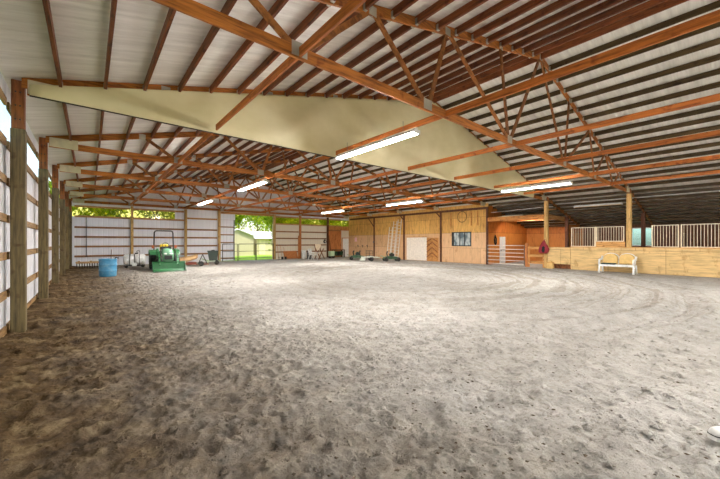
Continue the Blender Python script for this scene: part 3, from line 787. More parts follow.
# items on the plywood wall
rc = MB(); yc, zc = 15.0, 3.75
for k in range(2):
    rr = .43-.03*k
    rc.tube([(XP+.03-.015*k, yc+rr*math.cos(a*2*PI/28), zc+rr*1.05*math.sin(a*2*PI/28)) for a in range(29)], .011, 6, False)
t = thing('rope_coil', 'dark rope coil hanging on the plywood wall above the window', 'rope', (XP, yc, zc)); rc.build('coil', 'rope', t, True)
MB().tube([(XP+.095, yc, zc+.52), (XP+.0, yc, zc+.5), (XP, yc, zc+.4)], .012, 6).build('hook', 'dark_steel', t, True)
for i, (yy, z0, z1_) in enumerate(((16.1, 3.0, 4.15), (14.2, 3.0, 4.15), (13.65, 3.0, 4.15))):
    o = MB().cbox(XP+.06, XP+.098, yy-.045, yy+.045, z0, z1_, .003).build('wall_batten', 'beam_y')
    tag(o, ['vertical batten on the plywood wall, on the diagonal door side of the rope coil', 'vertical batten just beside the rope coil, on its aisle side', 'vertical batten nearest the aisle corner post on the plywood wall'][i].replace('nearest', 'next to'), 'batten', 'battens round the rope coil')
tag(MB().cbox(XP+.09, XP+.099, 28.6, 29.0, 1.75, 2.2, .002).build('notice_sheet', 'pink'), 'small pink notice sheet on the plywood wall near the white door', 'notice')
for i, yy in enumerate((28.4, 27.6, 26.8)):
    t = thing('wall_hook', ['dark hook under the pink notice, on the plywood wall', 'dark hook on the plywood wall, middle of three', 'dark hook on the plywood wall, beside the knee braced post'][i], 'hook', (XP+.1, yy, 1.2), 0, 'dark hooks on the plywood wall')
    MB().cbox(XP+.085, XP+.099, yy-.05, yy+.05, 1.1, 1.38, .003).build('hook_plate', 'bolt', t, True)
    MB().tube([(XP+.09, yy, 1.32), (XP-.02, yy, 1.3), (XP-.05, yy, 1.36)], .02, 6).build('hook_arm', 'bolt', t, True)
def ladder(y, x0, zt, w, label, lean=.45):
    t = thing('extension_ladder', label, 'ladder', (XP-lean, y, 0), 0, 'ladders leaning on the plywood wall')
    for s in (-1, 1): MB().bar((XP-lean, y+s*w/2, 0), (XP-.02, y+s*w/2, zt), .03, .07, (1,0,0)).build('side_rail', 'alu', t, True)
    n = int(zt/.3)
    for k in range(1, n):
        f = k/n; MB().tube([(XP-lean+(lean-.02)*f, y-w/2, zt*f), (XP-lean+(lean-.02)*f, y+w/2, zt*f)], .016, 6).build('rung', 'alu', t, True)
    for s in (-1, 1): MB().cbox(XP-lean-.04, XP-lean+.04, y+s*w/2-.03, y+s*w/2+.03, 0, .05).build('rubber_foot', 'black', t, True)
ladder(23.05, 0, 3.2, .42, 'shortest aluminium ladder, leaning by the green mowers')
ladder(22.45, 0, 3.75, .44, 'tall aluminium ladder, middle of three leaning on the plywood wall', .5)
ladder(21.85, 0, 3.9, .42, 'tall aluminium ladder next to the dark post and pale panel', .55)

# ------------------------------------------------------------------ aisle gate, fence, loft, stalls
t = thing('pipe_gate', 'long silver pipe gate across the aisle mouth in front of the silver door', 'gate', (XR+.05, 11.4, 0))
ga, gb = 9.98, 12.66
for y in (ga, gb): MB().tube([(XR+.1, y, .08), (XR+.1, y, 1.45)], .028, 8).build('gate_upright', 'grey_steel', t, True)
for z in (.12, .38, .65, .92, 1.18, 1.45): MB().tube([(XR+.1, ga, z), (XR+.1, gb, z)], .024, 8).build('gate_rail', 'alu', t, True)
tag(MB().cbox(XR+.03, XR+.19, 9.74, 9.9, -.05, 1.62, .01).build('gate_post', 'post_orange'), 'orange timber gate post between pipe gate and board fence', 'post')
t = thing('board_fence', 'short orange board fence between gate post and the maroon bag post', 'fence', (XR+.1, 9.2, 0))
for z in (.32, .78, 1.3): MB().cbox(XR+.05, XR+.09, 8.72, 9.72, z-.08, z+.08, .004).build('fence_board', 'gold_y', t, True)
for y in (8.76, 9.68): MB().cbox(XR+.1, XR+.18, y-.04, y+.04, 0, 1.45, .004).build('fence_post', 'gold_z', t, True)
# loft
t = thing('storage_loft', 'timber storage loft over the aisle with golden edge beams', 'loft', (25, 10.7, 3.3))
MB().cbox(XR+.24, XR+.3, TY[2]+.12, TY[3]-.1, 3.25, 3.55, .005).build('loft_beam', 'beam_y', t, True)
MB().cbox(XR+.24, 26.98, TY[2]+.115, TY[2]+.17, 3.25, 3.55, .005).build('end_beam', 'beam_x', t, True)
MB().box(XR+.31, 27.0, TY[2]+.18, TY[3]-.1, 3.48, 3.52).build('loft_floor', 'beam_y', t, True)
for i in range(5): MB().cbox(XR+.34+i*.72, XR+.38+i*.72, TY[2]+.18, TY[3]-.1, 3.34, 3.475).build('loft_joist', 'beam_y', t, True)
for i, (yy, zz, ln) in enumerate(((11.3, 3.56, 1.6), (11.2, 3.64, 1.5), (10.9, 3.57, 1.9))):
    o = MB().cbox(XR+.5+.35*i, XR+.66+.35*i, yy-ln/2, yy+ln/2, zz-.035, zz+.035).build('loft_plank', 'gusset')
    tag(o, ['pale plank lying on the loft edge', 'pale plank further back on the loft, thinly stacked', 'longest pale plank at the back of the loft'][i], 'plank', 'planks stored on the loft')
o = MB()
for k in range(9): o.ell((XR+2.6+random.uniform(-.2,.2), 12.2-k*.16+random.uniform(-.05,.05), 3.63+random.uniform(0,.06)), (.16, .14, .09), 8, 5)
tag(o.build('hay_heap', 'tan_hide'), 'low heap of pale hay on the loft by the plywood corner', 'hay', None, 'stuff')
# white conduits under the roof over the aisle
tag(MB().tube([(XR+.5, 12.6, 3.95), (XR+.5, 8.3, 4.05)], .02, 8).build('conduit_pipe', 'white_metal'), 'thin white conduit pipe running above the loft', 'pipe')
tag(MB().tube([(XR+.6, 8.2, 4.2), (XR+.6, .5, 4.2)], .02, 8).build('conduit_pipe', 'white_metal'), 'thin white conduit pipe running above the stall bars', 'pipe')

XK = XR-.02
t = thing('kickboard', 'long knotty plywood kickboard in front of the stalls behind the bench', 'kickboard', (XK, 4, 0))
ZK = 1.42
MB().cbox(XK-.06, XK, YB+4, 7.1, 0, ZK, .006).build('board_panel', 'ply_kick', t, True)
MB().cbox(XK-.06, XK, 7.12, 8.42, .3, ZK-.06, .006).build('short_panel', 'ply_kick', t, True)
MB().cbox(XK-.1, XK-.061, YB+4, 7.1, ZK-.04, ZK+.0, .004).build('cap_rail', 'gold_y', t, True)
for y in (7.1, 2.25, -.2): MB().cbox(XK+.005, XK+.1, y-.05, y+.05, -.05, ZK, .004).build('stud', 'gold_z', t, True)
MB().cbox(XK+.3, XK+.35, 7.12, 8.42, 0, .5).build('toe_board', 'brown_n', t, True)
tag(MB().cbox(XK-.055, XK-.005, 4.45, 5.8, ZK+.005, ZK+.30, .006).build('raised_board', 'gold_y'), 'golden board standing on the kickboard behind the bench', 'board')
def grille(ya, yb, z0, label):
    t = thing('stall_grille', label, 'grille', (XK+.02, (ya+yb)/2, z0), 0, 'white stall bar panels')
    zt = 2.57
    for z in (z0+.02, zt): MB().cbox(XK+.0, XK+.045, ya, yb, z-.022, z+.022, .004).build('grille_rail', 'cream', t, True)
    for y in (ya+.025, yb-.025): MB().cbox(XK+.0, XK+.045, y-.025, y+.025, z0+.045, zt-.024, .004).build('grille_upright', 'cream', t, True)
    n = int((yb-ya)/.115)
    for k in range(1, n):
        y = ya+(yb-ya)*k/n; MB().tube([(XK+.022, y, z0+.045), (XK+.022, y, zt-.024)], .0135, 6).build('bar', 'cream', t, True)
grille(5.86, 7.1, ZK+.005, 'white stall bars beside the orange partition, on the aisle side')
grille(4.5, 5.8, ZK+.31, 'white stall bars above the raised golden board')
grille(2.3, 3.35, ZK+.005, 'white stall bars just past the stall window')
grille(-1.4, 2.24, ZK+.005, 'long run of white stall bars at the near end of the stalls')
for y, l in ((5.83, 'cream upright between the two stall bar panels behind the bench'),):
    tag(MB().cbox(XK-.0, XK+.06, y-.022, y+.022, ZK+.005, 2.6).build('grille_post', 'cream'), l, 'post')
# stall partitions behind the bars
for y, l in ((2.3, 'dark board partition between stalls beyond the stall window'), (.3, 'dark board partition at the near end of the stalls')):
    tag(MB().box(XR+.3, 26.7, y-.03, y+.03, -.03, 2.2).build('stall_partition', 'stall_back'), l, 'partition')

# bag and small things on the post
def lerp_rings(rings, n=16):
    m = MB(); vs = []
    for (c, rx, ry) in rings:
        for k in range(n):
            a = 2*PI*k/n; rr = 1+.07*math.sin(3*a+c[2]*9)
            vs.append((c[0]+rx*rr*math.cos(a), c[1]+ry*rr*math.sin(a), c[2]))
    fs = [(i*n+k, i*n+(k+1) % n, (i+1)*n+(k+1) % n, (i+1)*n+k) for i in range(len(rings)-1) for k in range(n)]
    fs += [tuple(range(n))[::-1], tuple((len(rings)-1)*n+k for k in range(n))]
    return m.add(vs, fs, True)
bx, by = XR-.26, TY[2]+.02
t = thing('hay_bag', 'maroon hay bag hanging on the tan aisle post', 'bag', (bx, by, 1))
lerp_rings([((bx, by, .95), .10, .18), ((bx, by, 1.05), .15, .30), ((bx, by, 1.25), .16, .32), ((bx, by, 1.45), .13, .24), ((bx, by, 1.62), .09, .14), ((bx+.04, by, 1.8), .04, .05)]).build('bag_body', 'maroon', t, True)
lerp_rings([((bx-.1, by-.02, 1.03), .06, .08), ((bx-.135, by-.02, 1.18), .05, .12), ((bx-.11, by-.02, 1.36), .05, .10), ((bx-.09, by-.02, 1.45), .03, .04)]).build('bag_opening', 'black_lace', t, True)
for s in (-1, 1): MB().tube([(bx-.1, by+s*.2, 1.3), (bx-.06, by+s*.12, 1.62), (bx+.1, by, 1.84), (bx+.25, by, 1.86)], .014, 6).build('strap', 'maroon', t, True)
t = thing('mounting_block', 'small tan block standing at the foot of the maroon bag post', 'block', (XR-.25, 8.2, 0))
MB().prism([(8.0, 0), (8.4, 0), (8.36, .35), (8.2, .5), (8.05, .38)], XR-.36, XR-.12, 'yz').build('block_body', 'tan_cushion', t, True)
MB().cbox(XR-.38, XR-.1, 8.02, 8.38, .36, .4).build('block_step', 'gold_y', t, True)
t = thing('bridle', 'dark leather bridle hanging on the orange aisle wall', 'bridle', (24.5, TY[3]-.06, 2))
MB().tube([(24.4, TY[3]-.06, 1.6), (24.32, TY[3]-.07, 1.85), (24.45, TY[3]-.07, 2.2), (24.6, TY[3]-.07, 2.0), (24.62, TY[3]-.06, 1.6), (24.5, TY[3]-.07, 1.5), (24.4, TY[3]-.06, 1.6)], .05, 8).build('headstall', 'black_lace', t, True)
MB().tube([(24.35, TY[3]-.08, 1.8), (24.5, TY[3]-.1, 1.75), (24.65, TY[3]-.08, 1.8)], .04, 8).build('noseband', 'rope', t, True)
MB().tube([(24.45, TY[3]-.04, 2.25), (24.45, TY[3]-.1, 2.22)], .02, 6).build('peg', 'bolt', t, True)

# ------------------------------------------------------------------ bench (double seat garden glider)
def bench():
    t = thing('garden_bench', 'white framed double garden bench with two tan back cushions before the kickboard', 'bench', (22.1, 4.62, 0), 0)
    L, W = .74, 'white_plastic'      # local: +y to the aisle, -x is the sitter's front
    for s in (-1, 1):
        y = s*L
        MB().tube([(-.36, y, .0), (-.3, y, .3), (-.28, y, .45)], [.055, .045, .04], 10).build('leg', W, t)
        MB().tube([(.36, y, .0), (.3, y, .3), (.3, y, .45)], [.055, .045, .04], 10).build('leg', W, t)
        MB().tube([(-.28, y, .42), (-.34, y, .6), (-.28, y, .72), (-.1, y, .74), (.16, y, .73), (.3, y, .9)], .05, 10).build('armrest', W, t)
        MB().cbox(-.3, .3, y-.03, y+.03, .38, .46, .01).build('end_rail', W, t)
    for x in (-.3, .28): MB().cbox(x-.03, x+.03, -L, L, .37, .45, .01).build('seat_rail', W, t)
    m = MB()
    for k in range(6): m.cbox(-.27+k*.09, -.2+k*.09, -L+.03, L-.03, .452, .47, .004)
    m.build('seat', W, t)
    for s in (-1, 1):
        c = s*.36; pts = []
        for k in range(13):
            a = PI*k/12; pts.append((c+.33*math.cos(a), .82+.24*math.sin(a)))
        poly = [(c+.33, .5)]+pts+[(c-.33, .5)]
        m = MB(); n = len(poly)
        vs = []
        for (yy, zz, xx, sc) in [(p[0], p[1], o, q) for o, q in ((-.07, .9), (-.02, 1.), (.04, 1.), (.08, .93)) for p in poly]:
            y2 = c+(yy-c)*sc; z2 = .78+(zz-.78)*sc; vs.append((xx+.22+(z2-.5)*.18, y2, z2))
        fs = [(i*n+k, i*n+(k+1) % n, (i+1)*n+(k+1) % n, (i+1)*n+k) for i in range(3) for k in range(n)]+[tuple(range(n)), tuple(3*n+k for k in range(n))[::-1]]
        m.add(vs, fs); m.build('back_cushion', 'tan_cushion', t)
        fr = MB(); fr.tube([(.33+(p[1]-.5)*.18, c+(p[0]-c)*1.04, .78+(p[1]-.78)*1.03) for p in poly], .022, 8); fr.build('back_frame', W, t)
    MB().cbox(-.27, .2, .06, .70, .472, .54, .03).build('seat_pad', 'teal_dark', t)
bench()

# ------------------------------------------------------------------ fluorescent fixtures
def fixture(x, y, z, label, L=2.87, lit=True, tube='tube'):
    t = thing('fluorescent_light', label, 'light', (x, y, z), 0, 'fluorescent shop lights')
    m = MB(); m.prism([(-.088, .0), (-.04, .055), (.04, .055), (.088, .0), (.08, -.004), (.036, .045), (-.036, .045), (-.08, -.004)], -L/2, L/2, 'xz'); m.build('reflector', 'white_metal', t)
    MB().cbox(-.03, .03, -L/2, L/2, .056, .11, .004).build('ballast_box', 'white_metal', t)
    for s in (-1, 1):
        MB().tube([(s*.055, -L/2+.04, -.008), (s*.055, L/2-.04, -.008)], .021, 10).build('tube', tube if lit else 'tube_off', t)
        MB().cbox(-.1, .1, s*L/2-.02, s*L/2+.02, -.038, .055).build('end_cap', 'white_metal', t)
        MB().tube([(0, s*L*.36, .12), (0, s*L*.36, ZC+.01-z)], .006, 5).build('hanger_chain', 'grey_steel', t)
    return t
LY = [6.05, 13.62, 21.15]
f0 = fixture(5.45, LY[0], 4.08, 'big lit fluorescent fixture in front of the white sheet, over the open sand')
fixture(5.35, LY[1], 4.08, 'lit fluorescent fixture behind the white sheet, middle of the wall-side row', tube='tube_mid')
fixture(5.4, LY[2], 4.08, 'small lit fluorescent fixture far back in the wall-side row, above the tractor', tube='tube_far')
dup(f0, (14.95, LY[0], 4.08), 0, 'lit fluorescent fixture beside the stalls, before the aisle post')
fixture(14.87, LY[1], 4.08, 'lit fluorescent fixture seen before the pale panel and ladders', tube='tube_mid')
fixture(14.8, LY[2], 4.08, 'lit fluorescent fixture seen above the yellowed strip and white chairs', tube='tube_far')
for x, n in ((5.46, 'wall-side'), (14.96, 'stall-side')):
    for y, q in ((-1.5, 'abreast of the camera'), (-9., 'at the open end')):
        fixture(x, y, 4.08, tube='tube_mid', label='lit fluorescent fixture of the %s row, %s, out of view' % (n, q))
q = thing('added_loft_lamp', 'unseen lamp added between the loft joists to light the aisle', 'light', (25.6, 10.7, 3.44))  # hidden tube added to brighten the aisle
MB().cbox(-.06, .06, -.7, .7, .0, .034, .004).build('lamp_housing', 'white_metal', q); MB().tube([(0, -.66, -.03), (0, .66, -.03)], .022, 10).build('tube', 'tube', q)
fixture(24.55, 6.15, 3.98, 'unlit tan coloured fluorescent fixture above the stall bars', 2.5, False)

# ------------------------------------------------------------------ tractor
def tractor(loc, rz):
    t = thing('tractor', 'green compact tractor with front loader bucket, parked at the end wall', 'tractor', loc, rz)
    G = 'tractor_green'
    def wheel(x, y, r, w, nm, rim):
        m = MB(); m.lathe([(r*.55, -w/2), (r*.9, -w/2), (r, -w*.35), (r, w*.35), (r*.9, w/2), (r*.55, w/2)], (x, y, r), 28, 'x')
        for k in range(18):
            a = 2*PI*k/18
            for s in (-1, 1):
                p = Vector((x+s*w*.05, y+math.cos(a)*(r+.01), r+math.sin(a)*(r+.01))); a2 = a+.12
                q = Vector((x+s*w*.48, y+math.cos(a2)*(r+.01), r+math.sin(a2)*(r+.01)))
                m.bar(p, q, .04, .04, (0, math.cos(a), math.sin(a)))
        o = m.build(nm, 'rubber', t)
        s = MB(); s.lathe([(r*.12, -w*.42), (r*.5, -w*.3), (r*.56, -w*.45), (r*.56, w*.45), (r*.5, w*.3), (r*.12, w*.42)], (x, y, r), 20, 'x'); s.build('wheel_rim', rim, o)
    for s in (-1, 1):
        wheel(s*.62, 2.75, .58, .36, 'rear_wheel', 'yellow'); wheel(s*.5, 1.2, .34, .22, 'front_wheel', 'yellow')
    # chassis and hood
    MB().cbox(-.2, .2, .9, 2.9, .42, .7, .02).build('chassis', 'black', t)
    MB().tube([(-.5, 1.2, .36), (.5, 1.2, .36)], .06, 8).build('front_axle', G, t)
    MB().tube([(-.6, 2.75, .58), (.6, 2.75, .58)], .09, 8).build('rear_axle', G, t)
    prof = [(-.31, .68), (-.33, .95), (-.29, 1.16), (-.18, 1.27), (0, 1.30), (.18, 1.27), (.29, 1.16), (.33, .95), (.31, .68)]
    m = MB(); vs = []; n = len(prof)
    for (yy, sc, dz) in ((.86, .82, -.10), (.93, .96, -.04), (1.1, 1., 0), (2.0, 1.02, .05), (2.1, .98, .05)):
        vs += [(x*sc, yy, .68+(z-.68)*sc+dz) for x, z in prof]
    fs = [(i*n+k, i*n+k+1, (i+1)*n+k+1, (i+1)*n+k) for i in range(4) for k in range(n-1)]+[tuple(range(n)), tuple(4*n+k for k in range(n))]
    m.add(vs, fs, True); m.build('hood', 'hood_green', t)
    m = MB()
    m.cbox(-.2, .2, .83, .855, .66, .9, .01)
    for k in range(5): m.box(-.19, .19, .82, .828, .68+k*.045, .7+k*.045)
    m.build('grille', 'black', t)
    for s in (-1, 1):
        MB().ell((s*.15, .86, 1.0), (.085, .03, .05), 12, 6).build('headlight', 'lens', t)
    MB().cbox(-.3, .3, 1.9, 2.0, 1.25, 1.42, .03).build('dashboard', 'black', t)
    sw = MB(); sw.tube([(.17*math.cos(a*PI/10), 2.12+.08*math.sin(a*PI/10), 1.5+.15*math.sin(a*PI/10)) for a in range(21)], .016, 6, False); sw.tube([(0, 2.0, 1.35), (0, 2.12, 1.5)], .02, 6); sw.build('steering_wheel', 'black', t)
    m = MB(); m.cbox(-.24, .24, 2.35, 2.8, .95, 1.08, .04); m.cbox(-.24, .24, 2.74, 2.86, 1.06, 1.55, .05); m.build('seat', 'yellow', t)
    for s in (-1, 1):
        pl = [(2.15, .9), (2.25, 1.08), (2.5, 1.2), (2.95, 1.22), (3.25, 1.05), (3.3, .9), (3.2, .92), (2.95, 1.12), (2.5, 1.1), (2.3, 1.0)]
        MB().prism(pl, s*.42, s*.82, 'yz').build('fender', G, t)
        MB().cbox(s*.62-.07, s*.62+.07, 2.62, 2.7, 1.3, 1.5, .02).build('turn_light', 'amber', t)
        MB().cbox(s*.34-.02, s*.34+.3*s if s > 0 else s*.34+.02, 2.0, 2.4, .52, .56).build('step', 'black', t) if False else None
    r = MB(); h = 2.42; r.tube([(-.54, 2.95, .7), (-.54, 2.95, 1.5), (-.52, 2.97, h-.12), (-.47, 2.97, h-.02), (-.4, 2.97, h), (.4, 2.97, h), (.47, 2.97, h-.02), (.52, 2.97, h-.12), (.54, 2.95, 1.5), (.54, 2.95, .7)], .04, 8)
    r.build('roll_bar', 'black', t)
    # loader
    for s in (-1, 1):
        MB().cbox(s*.47-.05, s*.47+.05, 1.65, 1.85, .45, 1.3, .01).build('loader_mast', G, t)
        m = MB(); pts = [(1.78, 1.22), (1.1, 1.05), (.75, .75), (.52, .35)]
        for a, b in zip(pts, pts[1:]): m.bar((s*.47, a[0], a[1]), (s*.47, b[0], b[1]), .09, .13)
        m.build('loader_arm', G, t)
        MB().tube([(s*.47, 1.7, .7), (s*.47, 1.05, .95)], .035, 8).build('lift_cylinder', 'grey_steel', t)
        MB().tube([(s*.36, .95, 1.0), (s*.36, .55, .6)], .03, 8).build('tilt_cylinder', 'grey_steel', t)
        MB().tube([(s*.40, 1.3, 1.12), (s*.40, .9, 1.2), (s*.38, .65, .8)], .018, 6).build('hydraulic_hose', 'black', t)
    bp = [(0, .02), (.02, .0), (.42, .0), (.55, .1), (.58, .5), (.54, .56), (.52, .54), (.55, .48), (.52, .13), (.41, .03), (.02, .035)]
    W = .83
    MB().prism(bp, -W, W, 'yz').build('bucket', 'bucket_green', t)
    for s in (-1, 1):
        b = MB(); b.prism([(.0, .01), (.42, .01), (.56, .12), (.58, .54), (.5, .54), (.1, .12)], s*W-.012, s*W+.012, 'yz'); b.build('bucket_side', 'bucket_green', t)
    MB().cbox(-W, W, -.02, .06, .0, .02, .004).build('cutting_edge', 'grey_steel', t)
    return t
tractor((3.6, 21.35, 0), -.04)

# ------------------------------------------------------------------ things along the end wall
t = thing('plastic_drum', 'open blue plastic drum standing on the sand near the siding wall', 'drum', (.72, 20.4, 0))
MB().lathe([(.33, 0), (.345, .02), (.35, .25), (.362, .27), (.362, .30), (.352, .32), (.355, .55), (.367, .57), (.367, .6), (.357, .62), (.362, .83), (.375, .85), (.375, .87), (.34, .87), (.335, .1)], (0,0,0), 28).build('drum_shell', 'blue', t)
MB().lathe([(.33, .72), (.33, .74)], (0,0,0), 24).build('drum_contents', 'inside_dark', t)
MB().tube([(.2, -.1, .74), (.3, -.14, .92), (.42, -.2, .9)], .03, 8).build('tool_grip', 'black', t)

t = thing('sprayer_tank', 'white twin section sprayer tank on a low black cart by the end wall', 'tank', (2.35, 26.3, 0), -.15); t.scale = (.9, .9, .95)
MB().lathe([(.14, -.7), (.32, -.66), (.39, -.54), (.40, -.08), (.36, -.04), (.36, .04), (.40, .08), (.39, .54), (.32, .66), (.14, .7)], (0, 0, .56), 24, 'x').build('tank_body', 'white_plastic', t)
for x in (-.3, .0, .3): MB().lathe([(.396, -.02), (.412, -.02), (.412, .02), (.396, .02)], (x, 0, .56), 24, 'x').build('tank_strap', 'black', t)
MB().lathe([(.1, 0), (.1, .06), (.085, .08)], (.1, 0, .95), 14).build('filler_cap', 'black', t)
MB().tube([(.15, .05, .97), (.12, .05, 1.14), (.26, .05, 1.22), (.3, .05, 1.05)], .02, 6).build('pump_hose', 'black', t)
MB().cbox(-.62, .62, -.2, .2, .12, .19, .01).build('cart_frame', 'black', t)
for x in (-.5, .5): MB().lathe([(.03, -.04), (.1, -.04), (.11, -.02), (.11, .02), (.1, .04), (.03, .04)], (x, -.26, .11), 16, 'y').build('cart_wheel', 'rubber', t)
MB().cbox(-.14, .14, -.46, -.41, .12, .36, .01).build('valve_box', 'white_plastic', t)

t = thing('drag_harrow', 'low tan wooden drag harrow with dark tines in the wall corner', 'harrow', (.1, 27.6, 0), .05)
for y in (-.25, .25): MB().cbox(-.75, .75, y-.05, y+.05, .32, .42, .008).build('harrow_beam', 'tan_hide', t)
for x in (-.6, 0, .6): MB().cbox(x-.05, x+.05, -.3, .3, .421, .47, .006).build('cross_beam', 'tan_hide', t)
for k in range(12):
    for y in (-.25, .25): MB().tube([(-.7+k*.127, y, .32), (-.7+k*.127, y-.03, .0)], [.018, .008], 6).build('tine', 'bolt', t)
t = thing('shovel', 'small brown handled shovel leaning behind the blue drum', 'shovel', (1.2, 29.3, 0))
MB().tube([(0, 0, .25), (.05, .45, 1.15)], .018, 6).build('handle', 'brown_n', t); MB().ell((0, -.02, .15), (.11, .03, .15), 10, 6).build('blade', 'rust', t)

t = thing('mower_implement', 'tan covered tractor mower implement with A-frame hitch beside the tractor', 'implement', (5.25, 25.0, 0), -.3)
m = MB(); prof = [(.02, .30), (.10, .42), (.26, .5), (.34, .42), (.34, .30), (.2, .2), (.06, .2)]
vs = []; n = len(prof)
for (x, dz, sc) in ((-.95, .02, .8), (-.85, .04, 1.), (.0, .16, 1.05), (.55, .32, .9), (.62, .35, .6)):
    vs += [(x, .18+(y-.18)*sc*1.7, dz+.34+(z-.34)*sc*1.2) for y, z in prof]
m.add(vs, [(i*n+k, i*n+(k+1) % n, (i+1)*n+(k+1) % n, (i+1)*n+k) for i in range(4) for k in range(n)]+[tuple(range(n)), tuple(4*n+k for k in range(n))], True); m.build('deck_cover', 'tan_hide', t)
MB().prism([(-.5, .12), (.55, .12), (.55, .3), (.1, .32), (-.45, .2)], -.05, .1, 'xz').build('side_plate', 'rust', t)
for s in (-.35, .35): MB().bar((.95+s*.9, 0, .1), (.95, 0, .82), .05, .05).build('hitch_arm', 'dark_steel', t)
MB().cbox(.5, 1.35, -.04, .04, .1, .18).build('hitch_bar', 'rust', t)
MB().lathe([(.02, -.04), (.1, -.04), (.1, .04), (.02, .04)], (-.45, -.25, .1), 14, 'y').build('gauge_wheel', 'white_plastic', t)
MB().lathe([(.03, -.06), (.16, -.06), (.18, 0), (.16, .06), (.03, .06)], (.85, -.15, .18), 16, 'y').build('tail_wheel', 'rubber', t)

t = thing('tub_cart', 'dark lidded tub on a pale green two wheeled cart by the end wall', 'cart', (7.15, 25.8, 0), -.3)
m = MB(); m.add([(sx*a, sy*b, z) for z, a, b in ((.33, .26, .22), (1.0, .36, .3)) for sx, sy in ((-1,-1),(1,-1),(1,1),(-1,1))], [(0,3,2,1),(4,5,6,7),(0,1,5,4),(1,2,6,5),(2,3,7,6),(3,0,4,7)])
m.build('tub', 'binplastic', t)
MB().cbox(-.4, .4, -.34, .34, 1.0, 1.05, .02).build('lid', 'binplastic', t); MB().cbox(-.12, .12, -.04, .04, 1.05, 1.11, .02).build('lid_handle', 'black', t)
for y in (-.26, .26): MB().tube([(-.75, y, .45), (-.3, y, .28), (.45, y, .28), (.48, y, .75)], .022, 8).build('cart_rail', 'pale_green', t)
MB().tube([(-.75, -.26, .45), (-.75, .26, .45)], .022, 8).build('push_bar', 'pale_green', t)
for x in (.25,):
    for y in (-.34, .34): MB().lathe([(.03, -.04), (.15, -.04), (.17, 0), (.15, .04), (.03, .04)], (x, y, .17), 16, 'y').build('cart_wheel', 'rubber', t)
for y in (-.26, .26): MB().tube([(-.35, y, 0), (-.35, y, .28)], .022, 6).build('cart_leg', 'pale_green', t)

# tools, boards and chairs right of the doorway
def long_tool(x, lab, kind, h, head):
    t = thing(kind, lab, 'tool', (x, YE-.45, 0), 0, 'long handled tools leaning by the doorway')
    MB().tube([(0, 0, .02), (.05, .5, h)], .018, 6).build('handle', 'gold_z', t)
    if head == 'fork':
        for k in range(5): MB().tube([(-.1+k*.05, -.02, .22), (-.1+k*.05, -.06, .0)], .006, 5).build('tine', 'dark_steel', t)
        MB().cbox(-.11, .11, -.03, .0, .21, .24).build('fork_bar', 'dark_steel', t)
    else: MB().cbox(-.12, .12, -.05, -.02, .0, .25, .01).build('blade', 'dark_steel', t)
long_tool(14.25, 'long handled manure fork leaning beside the pale doorway post', 'manure_fork', 1.55, 'fork')
long_tool(14.6, 'long handled shovel leaning beside the manure fork', 'shovel', 1.35, 'blade')
long_tool(14.95, 'shorter long handled scraper leaning against the tan panel', 'scraper', 1.2, 'blade')
o = MB(); o.bar((15.7, YE-.28, .03), (15.7, YE+.08, .78), 1.5, .03, (0,1,0)); tag(o.build('plywood_board', 'post_orange'), 'low pinkish tan panel leaning on the end wall behind the tools', 'panel')
o = MB(); o.bar((15.6, YE-.2, .98), (15.6, YE-.1, 1.0), 1.7, .07, (0,0,1)); 
o = MB(); o.bar((16.35, YE-.6, .0), (16.62, YE-.15, 2.35), .16, .05, (0,1,0)); tag(o.build('leaning_plank', 'post_orange'), 'long orange plank leaning against the orange brown post', 'plank')
t = thing('trash_bin', 'white tapered trash bin next to the stacked dark crates', 'bin', (16.5, 28.6, 0))
MB().lathe([(.17, 0), (.19, .02), (.23, .8), (.25, .82), (.25, .86), (.21, .86), (.19, .1)], (0,0,0), 20).build('bin_body', 'white_plastic', t)
MB().lathe([(.2, .7), (.2, .72)], (0,0,0), 16).build('bin_liner', 'inside_dark', t)
proto_c = None
for i, z in enumerate((0, .285, .57)):
    if proto_c is None:
        m = MB()
        for s in (-1, 1):
            for k in range(5): m.box(s*.2-.012, s*.2+.012, -.2, .2, .01+k*.058, .04+k*.058); m.box(-.2, .2, s*.2-.012, s*.2+.012, .01+k*.058, .04+k*.058)
            for q in (-1, 1): m.box(s*.2-.02, s*.2+.02, q*.2-.02, q*.2+.02, 0, .28)
        m.box(-.2, .2, -.2, .2, 0, .015); proto_c = m.build('milk_crate', 'black'); c = proto_c
    else: c = dup(proto_c)
    c.location = (16.95+.01*i, 28.3, z); c.rotation_euler = (0,0,.1*i-.5)
    tag(c, 'dark slatted crate, %s of the stack beside the white bin' % ['bottom', 'middle', 'top'][i], 'crate', 'dark crates stacked by the white bin')
def plastic_chair(loc, rz, label):
    t = thing('plastic_chair', label, 'chair', loc, rz, 'white plastic chairs'); W = 'white_plastic'
    MB().cbox(-.25, .25, -.25, .24, .41, .45, .02).build('seat', W, t)
    m = MB(); m.bar((-.22, .24, .45), (-.24, .36, .92), .06, .03, (0,1,0)); m.bar((.22, .24, .45), (.24, .36, .92), .06, .03, (0,1,0)); m.bar((-.25, .36, .93), (.25, .36, .93), .03, .1)
    for k in range(5): m.bar((-.16+k*.08, .25, .45), (-.16+k*.08, .355, .9), .05, .015, (0,1,0))
    m.build('backrest', W, t)
    for s in (-1, 1):
        MB().bar((s*.24, -.22, .42), (s*.29, -.27, 0), .05, .045).build('leg', W, t); MB().bar((s*.22, .22, .42), (s*.27, .33, 0), .05, .045).build('leg', W, t)
        m = MB(); m.bar((s*.29, -.26, .64), (s*.27, .3, .66), .07, .03); m.bar((s*.26, -.24, .43), (s*.29, -.25, .63), .05, .03); m.build('armrest', W, t)
    return t
c = plastic_chair((16.55, 26.9, 0), .45, 'white plastic armchair in front of the dark crates')
c.scale = (1.1, 1.1, 1.1)
